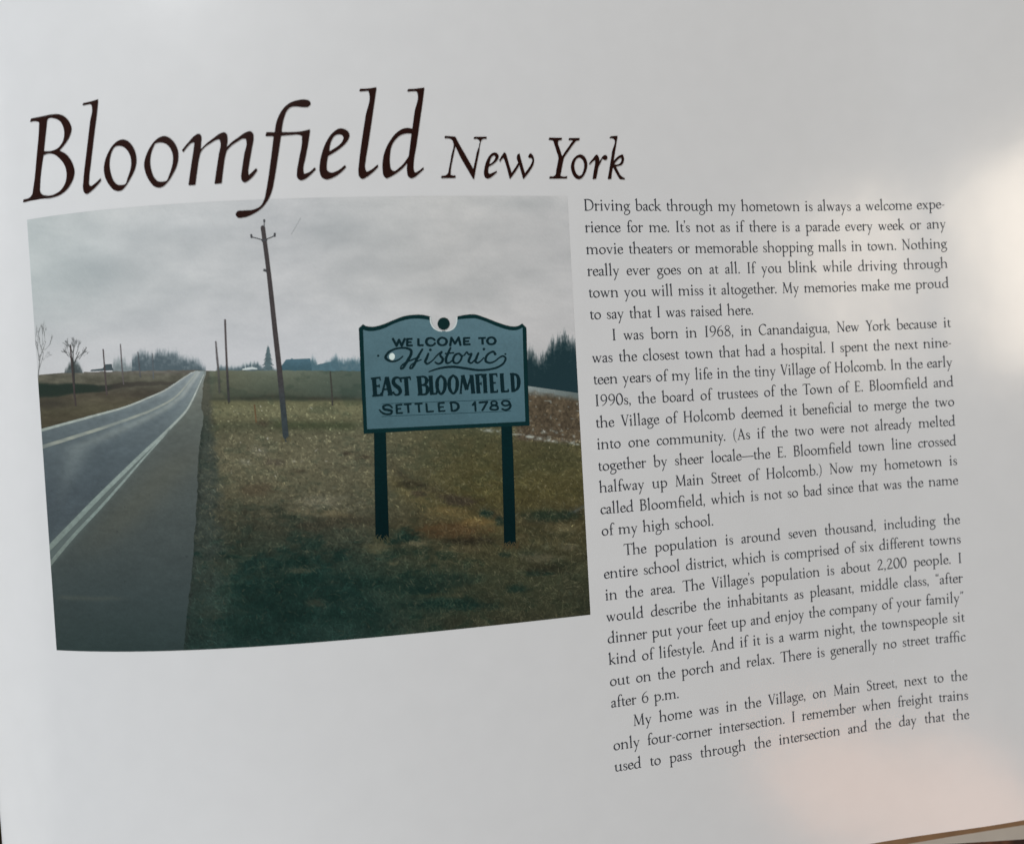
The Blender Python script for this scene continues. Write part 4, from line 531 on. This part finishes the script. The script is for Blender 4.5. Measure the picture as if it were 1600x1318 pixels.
def c_road(x, y):
    ln = np.interp(y, [584, 602, 620, 641, 660, 676, 706, 741, 777, 814, 855, 1040], [318.7, 311, 303, 291.6, 274, 258, 226, 190, 153.5, 117, 77, -100])
    side = x-ln
    c = ramp(y, [579, 600, 640, 700, 770, 860], [(152, 162, 163), (134, 145, 148), (112, 125, 129), (92, 105, 111), (80, 92, 99), (74, 86, 92)])
    sh = ramp(y, [579, 610, 650, 700, 770, 850, 930, 1015], [(138, 143, 140), (120, 126, 120), (103, 111, 106), (92, 100, 98), (84, 93, 92), (74, 84, 84), (62, 74, 75), (48, 62, 62)])
    c = mix(c, sh, ss(-2, 3, side))
    cen = np.interp(y, [582, 618, 638, 654, 669, 684, 698], [307, 276, 241.5, 202, 156.5, 111, 66])
    w = np.maximum(ln-cen, 1); t = (x-cen)/w
    c = mix(c, ramp(y, [580, 640, 720, 800], [(166, 172, 168), (136, 146, 144), (112, 124, 126), (92, 104, 108)]), np.exp(-((t-.34)/.13)**2)*.6*ss(830, 700, y)*ss(0, 3, -side))
    c = mix(c, ramp(y, [580, 640, 720], [(120, 132, 138), (100, 113, 119), (84, 97, 104)]), (np.exp(-((t-.62)/.14)**2)+np.exp(-((t+.45)/.3)**2))*.5)
    c = mix(c, (98, 100, 88), np.exp(-(((side-70)/40)**2))*ss(660, 740, y)*ss(900, 800, y)*.4)
    c = mix(c, (82, 90, 84), np.exp(-((y-934-.02*(x-110)-2*fbm(x/20, 0*x, 131))/3.4)**2)*ss(84, 100, x)*ss(215, 160, x)*.5)
    c = c*(1+(.05*fbm(x/7, y/4, 133, 3)+.05*fbm(x/40, y/16, 137, 3)+.05*fbm(x/2.2, y/1.6, 139, 2)*ss(680, 800, y))[..., None])
    c = mix(c, (38, 44, 46), ss(.965, .99, vn(x/3, y/2.4, 141))*.5*ss(700, 760, y))
    c = mix(c, (112, 128, 128), np.exp(-((side-ss(640, 860, y)*13)/np.interp(y, [640, 860], [3, 17]))**2)*.55)
    return c+grain(x, y, 41, 2.)
def c_line(x, y): return ramp(y, [580, 640, 700, 800, 880], [(168, 175, 172), (154, 164, 160), (136, 150, 147), (124, 140, 137), (114, 128, 124)])*(1+(.08*fbm(x/5, y/4, 151, 3))[..., None])
def c_centre(x, y): return mix(c_road(x, y), (158, 164, 152), .62+.3*fbm(x/16, y/5, 153, 3))
def wood(xs, tops, base, dark, light, seed, wisp, fw=2.6):
    """a belt of trees: ragged implicit top edge, colour thinning into the sky at the twigs"""
    def top(x): return np.interp(x, xs, tops)+wisp*(.9*fbm(x/fw, 0*x, seed, 2)+.9*fbm(x/(fw*5), 0*x, seed+3, 2))
    def f(x, y): return np.maximum(top(x)-wisp*1.3-y, y-base(x))
    def col(x, y):
        t = top(x); sky = c_sky(x, y); n = fbm(x/1.5, y/7, seed+7, 3); n2 = fbm(x/6, y/5, seed+9, 3)
        a = ss(-wisp*1.2, wisp*2.6, y-t+wisp*1.6*n); k = np.stack([np.full(np.shape(x), float(q_)) for q_ in dark], -1)
        k = mix(k, light, np.clip(.42+.75*n2+.35*n-.02*(y-t), 0, 1)); return mix(sky, k, np.clip(a, 0, 1))+grain(x, y, seed, 3)
    return f, col
def flat(c0, amp=.06, s=7, c1=None, y0=0, y1=1):
    def q_(x, y):
        c = np.stack([np.full(np.shape(x), float(k)) for k in c0], -1)
        if c1 is not None: c = mix(c, c1, ss(y0, y1, y))
        return c*(1+(amp*fbm(x/3, y/3, s, 3))[..., None])
    return q_
# ================================================================ the book
book = empty('book'); book.location = (0, 0, 0)
tag(book, 'open book with glossy white page showing a titled road sign photograph beside a text column', 'book')
V_TOP, U_SPINE, U_FORE = -13., -29.95, 26.5
def vbot(u): return 32.69-np.where(u > 16, ((u-16)/5.6)**2*.2, 0.)
us = np.concatenate([np.arange(U_SPINE, 26.5, .15), [26.5]]); nvr = 90
t_ = np.linspace(0, 1, nvr)
Ug = np.repeat(us[:, None], nvr, 1); Vg = V_TOP+(vbot(us)[:, None]-V_TOP)*t_[None]
def sheet(name, Ug, Vg, P_top, P_bot, mat, parent):
    n, m = Ug.shape; idx = np.arange(n*m).reshape(n, m)
    top = np.stack([idx[:-1, :-1], idx[:-1, 1:], idx[1:, 1:], idx[1:, :-1]], -1).reshape(-1, 4)
    bot = top[:, ::-1]+n*m
    ring = np.concatenate([idx[:, 0], idx[-1, 1:], idx[-2::-1, -1], idx[0, -2:0:-1]]); nr = len(ring); k = np.arange(nr); k2 = np.roll(k, -1)
    A = P_top.reshape(-1, 3); B = P_bot.reshape(-1, 3); side = np.stack([k, k2, k2+nr, k+nr], -1)+2*n*m
    o = link(name, np.concatenate([A, B, A[ring], B[ring]]), np.concatenate([top, bot, side]), mat, parent)
    return o
page_o = sheet('page', Ug, Vg, page(Ug, Vg), page(Ug, Vg, -.022), M_PAPER, book)
tag(page_o, None)
x_fold = float(page(U_SPINE-.12, 14.)[0])           # the fold, where the two pages meet
def mirrored(P): Q = P.copy(); Q[..., 0] = 2*x_fold-Q[..., 0]; return Q[::-1]
facing = sheet('facing_page', Ug[::-1], Vg[::-1], mirrored(page(Ug, Vg)), mirrored(page(Ug, Vg, -.022)), M_PAPER, book)
# ---------------- title lettering
def title_shape(k, o):
    big = k in 'B l o o2 m fi e l2 d'.split(); X, Y, f = shape_outline(o[0], o[1:], .026 if big else .012); return X, Y, f-(.004 if big else .012)
title = empty('title', (0, 0, 0), book)
for k in TITLE:
    o = TITLE[k]; ink_flat('letter', title_shape(k, o), M_TITLE, title, .040)
# ---------------- body text
F = make_font(); GH = 1.25; GM = {}
def squash(ch, y):                             # small x-height, moderate ascenders and capitals
    if ch.islower() or ch in '\ufb01\ufb00\ufb03': return np.interp(y, [-30, 0, 35, 58, 70], [-28.5, 0, 30.6, 55, 67])
    return np.interp(y, [-30, 0, 55, 70], [-28.5, 0, 52.6, 67])
def glyph(ch):
    if ch not in GM:
        adv, st = F[ch]; X, Y = grid(-12, adv+18, -27, 64, GH); V_, F_ = msq(X, Y, glyph_field(st, X, Y)-.15); V_[:, 1] = squash(ch, V_[:, 1]); GM[ch] = (adv, V_, F_)
    return GM[ch]
TEXT = [["Driving back through my hometown is always a welcome expe-", "rience for me. It's not as if there is a parade every week or any", "movie theaters or memorable shopping malls in town. Nothing", "really ever goes on at all. If you blink while driving through", "town you will miss it altogether. My memories make me proud", "to say that I was raised here."],
 ["I was born in 1968, in Canandaigua, New York because it", "was the closest town that had a hospital. I spent the next nine-", "teen years of my life in the tiny Village of Holcomb. In the early", "1990s, the board of trustees of the Town of E. Bloom\ufb01eld and", "the Village of Holcomb deemed it bene\ufb01cial to merge the two", "into one community. (As if the two were not already melted", "together by sheer locale\u2014the E. Bloom\ufb01eld town line crossed", "halfway up Main Street of Holcomb.) Now my hometown is", "called Bloom\ufb01eld, which is not so bad since that was the name", "of my high school."],
 ["The population is around seven thousand, including the", "entire school district, which is comprised of six di\ufb00erent towns", "in the area. The Village's population is about 2,200 people. I", "would describe the inhabitants as pleasant, middle class, \u201cafter", "dinner put your feet up and enjoy the company of your family\u201d", "kind of lifestyle. And if it is a warm night, the townspeople sit", "out on the porch and relax. There is generally no street tra\ufb03c", "after 6 p.m."],
 ["My home was in the Village, on Main Street, next to the", "only four-corner intersection. I remember when freight trains", "used to pass through the intersection and the day that the"]]
KERN = {'Yo': -5, 'To': -6, 'Vi': -3, "'s": -2, 'y.': -4, 'r.': -3, 'r,': -3, 'Ne': -1, 'Th': -2, 'wn': 0, "t'": -1, 'y,': -4, 'fo': -1}
def word_parts(wd):
    x = 0.; o = []
    for i, ch in enumerate(wd):
        if i: x += KERN.get(wd[i-1]+ch, 0)
        o.append((ch, x)); x += glyph(ch)[0]
    return o, x
IND = 1.02; ln = 0
for pi_, para in enumerate(TEXT):
    pe = empty('paragraph', (0, 0, 0), book)
    for li, line in enumerate(para):
        ln += 1; words = line.split(' '); wp = [word_parts(w_) for w_ in words]; tot = sum(w_[1] for w_ in wp)/100.
        x0 = (IND if (li == 0 and pi_) else 0.)-.02
        last = li == len(para)-1 and pi_ != 3
        full = COL_W+.03
        sp = .24 if last else (full-x0-tot)/(len(words)-1)
        sx = 1.
        if sp < .17: sx = (full-x0-.17*(len(words)-1))/tot; sp = .17
        pins = PINS.get(ln); VV = []; FF = []; nv = 0; x = x0
        for wi, (w_, adv) in enumerate(wp):
            ws = sx
            if pins:
                x, x1 = pins[wi]; ws = (x1-x)/(adv/100.)
            for ch, gx in w_:
                _, gv_, gf = glyph(ch)
                if len(gv_) == 0: continue
                VV.append(np.stack([x+gx*ws/100.+gv_[:, 0]*ws/100., ln-gv_[:, 1]/100.], -1)); FF += [[i+nv for i in f_][::-1] for f_ in gf]; nv += len(gv_)
            x += adv*ws/100.+sp
        V = np.concatenate(VV); link('text_line', page(V[:, 0], V[:, 1], .012), FF, M_TEXT, pe)
# ---------------- the printed photograph
photo = empty('photograph', (0, 0, 0), book)
tag(photo, 'colour photograph of a country road and a blue welcome sign printed on the page')
H1 = .034
X, Y = grid(PL, PR, PT, PB, .07); X = PL+(X-PL)*(PR-PL)/(X.max()-PL); Y = PT+(Y-PT)*(PB-PT)/(Y.max()-PT)
ink_print('sky', X, Y, np.full(X.shape, -1.), c_sky, photo, .008)
X, Y = grid(PL, PR, 7.2, PB, H1); X = PL+(X-PL)*(PR-PL)/(X.max()-PL); Y = PB-(PB-Y)*(PB-7.2)/(Y.max()-7.2)
ax, ay = art(X, Y)
hz = np.interp(ax, [0, 60, 150, 230, 305, 325, 440, 560, 800, 826, 905, 960], [583, 582.5, 581, 579, 578, 579, 578.5, 579.5, 598, 602.5, 613, 620])
hz = hz+.9*fbm(ax/6, 0*ax, 161, 2)*(1-.8*np.exp(-((ax-314)/14)**2))
fl_ = (hz-ay)/33.
fl_[-1] = np.minimum(fl_[-1], -1)
def prect(u0, u1, v0, v1, h=H1):
    return grid(max(u0, PL), min(u1, PR), v0, min(v1, PB), h)
ink_print('grass_field', X, Y, fl_, c_land, photo, .012)
def unart(x, y):
    u, v = PL+(x-60)/33.3, PT+(y-320)/34.
    for _ in range(12):
        a, b = art(u, v); u += (x-a)/33.4; v += (y-b)/33.9
    return u, v
def wood_part(name, w_, x0, x1, y0, y1, lift):
    f_, c_ = w_; q_ = np.array([unart(a, b) for a in (x0, x1) for b in (y0, y1)])
    X, Y = grid(max(PL, q_[:, 0].min()-.1), min(PR, q_[:, 0].max()+.1), q_[:, 1].min()-.1, q_[:, 1].max()+.1, .026)
    X = np.minimum(X, PR)
    a, b = art(X, Y); f2 = np.maximum(f_(a, b), np.maximum(x0-a, a-x1)); ink_print(name, X, Y, f2, c_, photo, lift)
wood_part('tree_belt', wood([205, 214, 226, 240, 262, 285, 305, 322], [556, 551, 550, 549, 548, 553, 560, 575], lambda x: 580.5+0*x, (88, 104, 112), (118, 132, 138), 201, 4.2), 206, 322, 538, 582, .010)
wood_part('tree_belt', wood([170, 180, 186, 196, 206, 214], [572, 560, 557, 562, 571, 572], lambda x: 581+0*x, (118, 130, 134), (150, 160, 164), 221, 3.6, 2.2), 176, 208, 548, 582, .0095)
wood_part('tree_belt', wood([335, 345, 352, 360, 372, 384, 396, 404, 412, 440], [577, 571, 572, 574, 572, 568, 565, 568, 573, 575], lambda x: 579.5+0*x, (84, 104, 112), (110, 126, 132), 241, 2.2), 338, 441, 558, 581, .010)
wood_part('tree_belt', wood([484, 488, 496, 505, 516, 526, 536, 548, 560, 590], [566, 555, 566, 567, 562, 556, 562, 558, 562, 564], lambda x: 581+0*x, (82, 112, 124), (104, 126, 134), 261, 3.0), 483, 585, 546, 582, .010)
wood_part('dark_wood', wood([815, 826, 836, 843, 852, 862, 874, 884, 893, 900, 910], [552, 548, 552, 560, 548, 534, 530, 524, 530, 536, 528], lambda x: 603+(x-826)*.14, (28, 48, 53), (62, 80, 83), 281, 7.), 812, 915, 500, 618, .0135)
# spruce
sp_ = []
def stroke_px(pts, w): return pts, w
def tree_strokes(seed, x, y, h, lean, n, spread, w0, depth):
    r = random.Random(seed); S = []
    def br(x, y, a, L, w, d):
        x2 = x+math.sin(a)*L; y2 = y-math.cos(a)*L; S.append(('L', [(x, y), (x2, y2)], [w, w*.62]))
        if d:
            for k in range(n): br(x+(x2-x)*r.uniform(.45, 1), y+(y2-y)*r.uniform(.45, 1), a+r.uniform(-spread, spread), L*r.uniform(.5, .78), max(w*.55, .5), d-1)
    br(x, y, lean, h, w0, depth); return S
def to_page(S):                                # drawing-grid strokes -> page strokes (local inverse of art())
    o = []
    for k, pts, w in S:
        q_ = []
        for (x, y) in pts:
            u, v = PL+(x-60)/33.3, PT+(y-320)/34.
            for _ in range(8):
                a, b = art(u, v); u += (x-a)/33.4; v += (y-b)/33.9
            q_.append((u, v))
        o.append((k, q_, [a/33.5 for a in w] if isinstance(w, list) else w/33.5))
    return o
def clip_left(X, Y, f): return X, Y, np.maximum(f, PL-X)
def strokes_print(name, S, col, lift, h=.018, parent=None):
    X, Y, f = clip_left(*shape_strokes(S, h)); return ink_print(name, X, Y, f, col, parent or photo, lift)
spr = [('L', [(418.6, 540), (419.4, 578)], [.8, 2.6])]
for i, yy in enumerate(np.linspace(544, 577, 13)):
    wd = .8+8.5*((yy-541)/36.)**.9*(1+.18*math.sin(i*2.3)); spr.append(('L', [(419-wd, yy+1.6), (419, yy-1.), (419+wd*.95, yy+1.4)], [1.2, 3.2, 1.2]))
strokes_print('spruce_tree', to_page(spr), flat((92, 112, 118), .12), .0105)
def sub_outline(name, O, col, lift, h=.02):
    X, Y, f = shape_outline(O, (), h); f = np.maximum(f, np.maximum(PL-X, np.maximum(X-PR, Y-PB))); return ink_print(name, X, Y, f, col, photo, lift)
sub_outline('farm_house', HOUSE, flat((80, 112, 126), .06, 9, (70, 100, 112), 560, 578), .0115)
sub_outline('farm_house', BARN, flat((84, 114, 126), .06, 11), .0115)
sub_outline('farm_house', LHOUSE, flat((78, 92, 98), .06, 13), .0115)
strokes_print('white_fence', to_page([('L', [(379, 577), (386, 576), (394, 575), (401, 576)], [1.6, 3.2, 3.4, 2.]), ('L', [(383, 566), (383.6, 575)], [.8, .8]), ('L', [(393, 563), (393.6, 574)], [.8, .8])]), flat((182, 192, 194), .05), .0125, .02)
strokes_print('bare_tree', to_page(tree_strokes(5, 59.5, 590, 36, .10, 3, .42, 2.2, 4)+tree_strokes(8, 60.5, 580, 26, .28, 3, .4, 1.2, 3)), lambda x, y: mix(c_sky(x, y), (96, 100, 100), .62+.3*fbm(x/3, y/4, 301)), .0128, .017)
strokes_print('bare_tree', to_page([('L', [(116.4, 620), (115, 575), (113.5, 560)], [2.8, 4.2, 3.2])]+tree_strokes(12, 114, 572, 24, .02, 3, .5, 2.4, 4)+tree_strokes(15, 115, 570, 22, .42, 3, .4, 1.8, 3)+tree_strokes(19, 113, 566, 16, -.35, 3, .4, 1.2, 3)), lambda x, y: mix(c_sky(x, np.minimum(y, 570)), (56, 60, 60), np.clip(ss(530, 572, y)*.6+.42, 0, .95)), .0134, .017)
wood_part('bush', wood([100, 106, 112, 118, 124, 131], [580, 570, 562, 560, 568, 581], lambda x: 582.5+0*x, (74, 84, 86), (112, 122, 124), 321, 3.), 101, 131, 548, 583, .0131)
# road and its painted lines
Xr, Yr, fr = shape_outline(ROAD, (), H1); fr = fr+(.05*fbm(Xr*3.2, Yr*3.2, 701, 3)+.03*fbm(Xr*12, Yr*12, 705, 2))*ss(4., 7.5, Yr); fr = np.maximum(fr, np.maximum(PL-Xr, Yr-PB))
ink_print('road', Xr, Yr, fr, c_road, photo, .016)
for i, s in enumerate(LINES): strokes_print('road_line', [s], c_centre if i == 1 else c_line, .020, .022)
# poles, posts and wire
PC = {'big': flat((70, 66, 67), .16, 17, (58, 67, 71), 560, 660), 'mid': flat((88, 82, 83), .1, 19, (62, 64, 64), 560, 600), 'bent': flat((104, 102, 104), .1, 21, (80, 82, 78), 560, 600), 'l1': flat((72, 66, 66), .1, 23), 'l2': flat((84, 77, 78), .1, 25), 'l3': flat((102, 98, 100), .1, 27), 'l4': flat((92, 96, 102), .1, 29), 'l5': flat((100, 108, 114), .1, 31), 'r4': flat((66, 66, 62), .1, 33), 'stake': flat((112, 88, 64), .1, 35)}
for k, S in POLES: strokes_print('wooden_stake' if k == 'stake' else 'fence_post' if k == 'r4' else 'utility_pole', S, PC[k], .022, .018)
strokes_print('pole_insulators', HARDWARE, flat((74, 76, 80), .05, 37), .0235, .016)
strokes_print('power_line', WIRE, flat((160, 164, 167), .03, 39), .0215, .012)
def tuft(x0, y0, w, seed, c0, n=26, h=11):
    r = random.Random(seed); S = []
    for k in range(n):
        x = x0+r.uniform(-w, w); y = y0+r.uniform(-1, 3); a = r.gauss(0, .5); L = h*r.uniform(.4, 1.1); S.append(('C', [(x, y), (x+math.sin(a)*L*.5, y-L*.55), (x+math.sin(a)*L*1.1, y-L*.9)], [1.5, 1.1, .5]))
    strokes_print('grass_tuft', to_page(S), lambda x, y: mix(c_land(x, y), c0, .35+.4*vn(x/2, y/5, seed)), .0245, .016)
tuft(596.5, 845, 13, 3, (70, 70, 50)); tuft(797, 854, 13, 4, (72, 62, 42)); tuft(447.5, 687, 7, 5, (96, 90, 64), 16, 6)
# the welcome sign
for P in POSTS: sub_outline('sign_post', P, flat((6, 30, 32), .12, 41, (4, 23, 25), 700, 840), .0235)
sub_outline('sign_frame', SIGN_FRAME, flat((9, 38, 40), .10, 43), .026)
sub_outline('sign_panel', SIGN_PANEL, lambda x, y: ramp(y, [500, 560, 620, 670], [(86, 116, 126), (82, 112, 122), (78, 109, 119), (76, 107, 117)])*(1+(.035*fbm(x/30, y/20, 341)+.03*fbm(x/2.4, y/2.4, 343, 2))[..., None]), .0285)
X, Y, f = shape_strokes(SIGN_RIM, .02); ink_print('sign_rim', X, Y, f, flat((176, 184, 184), .03, 45), photo, .030)
sub_outline('sign_finial', FINIAL, flat((14, 38, 38), .08, 47), .0305)
INKC = flat((12, 33, 38), .06, 49)
for S in (WELCOME, HISTORIC, EAST, SETTLED): 
    X, Y, f = shape_strokes(S, .011); ink_print('sign_lettering', X, Y, f, INKC, photo, .031)
X, Y, f = shape_strokes(RULES, .02); ink_print('sign_rule', X, Y, f, flat((30, 58, 66), .05, 51), photo, .031)
sub_outline('sign_bolt', WHITE_DOT, flat((186, 200, 196), .04, 53), .033)
# ---------------- the rest of the book under the page
M_BLOCK = material('page_edges', (.62, .57, .49), .8, .2, noise=.25, nscale=60)
M_LEAF = material('cream_leaf', (.66, .60, .52), .6, .3, noise=.06, nscale=120)
M_SHADOW = material('painted_shadow_brown', (.34, .20, .105), .7, .25, noise=.15, nscale=200)  # brown of the shade under the page edge, put into the colour
M_COVER = material('brown_cloth', (.16, .085, .05), .8, .2, noise=.25, nscale=1500)
def slab(name, pts, zt, zb, mat, parent, sub=1):
    n = len(pts); zt = np.broadcast_to(zt, n); zb = np.broadcast_to(zb, n)
    v = [(a*K, -b*K, -c*K) for (a, b), c in zip(pts, zt)]+[(a*K, -b*K, -c*K) for (a, b), c in zip(pts, zb)]
    f = [list(range(n-1, -1, -1)), list(range(n, 2*n))]+[[i, (i+1) % n, (i+1) % n+n, i+n] for i in range(n)]
    return link(name, v, f, mat, parent, False)
# block of leaves following the page's curve down to the cover
ub = np.concatenate([np.arange(-29.6, 22.1, .6)]); Pb = []
nb = len(ub); vv_ = np.array([V_TOP+.3, 31.9])
top = page(np.repeat(ub[:, None], 2, 1), np.repeat(vv_[None], nb, 0)); top[..., 2] = np.minimum(top[..., 2]-.0022, -.0022)
bot = top.copy(); bot[..., 2] = -6.2*K; bot[..., 2] = np.minimum(bot[..., 2], top[..., 2]-.0006)
ids = np.arange(nb*4).reshape(2, nb, 2); f_ = []
for i in range(nb-1):
    f_ += [[ids[0, i, 0], ids[0, i, 1], ids[0, i+1, 1], ids[0, i+1, 0]], [ids[1, i, 0], ids[1, i+1, 0], ids[1, i+1, 1], ids[1, i, 1]], [ids[0, i, 0], ids[0, i+1, 0], ids[1, i+1, 0], ids[1, i, 0]], [ids[0, i, 1], ids[1, i, 1], ids[1, i+1, 1], ids[0, i+1, 1]]]
f_ += [[ids[0, 0, 0], ids[1, 0, 0], ids[1, 0, 1], ids[0, 0, 1]], [ids[0, -1, 0], ids[0, -1, 1], ids[1, -1, 1], ids[1, -1, 0]]]
link('page_block', np.concatenate([top.reshape(-1, 3), bot.reshape(-1, 3)]), f_, M_BLOCK, book, False)
tm, bm_ = top.copy(), bot.copy(); tm[..., 0] = 2*x_fold-tm[..., 0]; bm_[..., 0] = 2*x_fold-bm_[..., 0]
link('page_block', np.concatenate([tm.reshape(-1, 3), bm_.reshape(-1, 3)]), [k_[::-1] for k_ in f_], M_BLOCK, book, False)
slab('shadow_strip', [(8, 17), (27, 17), (27.2, 19.75), (24.6, 19.56), (20, 19.42), (8, 19.2)], .50, .53, M_SHADOW, book)  # strip added to paint the page's shadow on the leaf below
slab('lower_leaf', [(8, 16.8), (27.4, 16.8), (27.6, 20.75), (24.6, 20.36), (19.2, 19.74), (8, 18.3)], .56, .60, M_LEAF, book)
slab('cover', [(-77.5, -27.6), (23.2, -27.6), (23.2, 18.9), (-77.5, 18.9)], 6.22, 6.5, M_COVER, book)
# ---------------- the table
def wood_table():
    m = bpy.data.materials.new('red_brown_wood'); m.use_nodes = True; nt = m.node_tree; b = nt.nodes['Principled BSDF']; b.inputs['Roughness'].default_value = .45
    tc = nt.nodes.new('ShaderNodeTexCoord'); mp = nt.nodes.new('ShaderNodeMapping'); mp.inputs['Scale'].default_value = (160, 9, 20); nt.links.new(tc.outputs['Object'], mp.inputs[0])
    nz = nt.nodes.new('ShaderNodeTexNoise'); nz.inputs['Scale'].default_value = 1.4; nz.inputs['Detail'].default_value = 5; nt.links.new(mp.outputs[0], nz.inputs['Vector'])
    cr2 = nt.nodes.new('ShaderNodeValToRGB'); e = cr2.color_ramp.elements; e[0].position = .36; e[0].color = (.035, .012, .006, 1); e[1].position = .66; e[1].color = (.23, .085, .035, 1)
    nt.links.new(nz.outputs['Fac'], cr2.inputs[0]); nt.links.new(cr2.outputs[0], b.inputs['Base Color'])
    zt = -6.5*K; v = [(-.6, -.5, zt), (.6, -.5, zt), (.6, .5, zt), (-.6, .5, zt), (-.6, -.5, zt-.03), (.6, -.5, zt-.03), (.6, .5, zt-.03), (-.6, .5, zt-.03)]
    o = link('table_top', v, [[0, 1, 2, 3], [7, 6, 5, 4], [0, 4, 5, 1], [1, 5, 6, 2], [2, 6, 7, 3], [3, 7, 4, 0]], m, None, False)
    tag(o, 'red-brown wooden table top showing below the lower right corner of the book', 'table', 'structure')
wood_table()
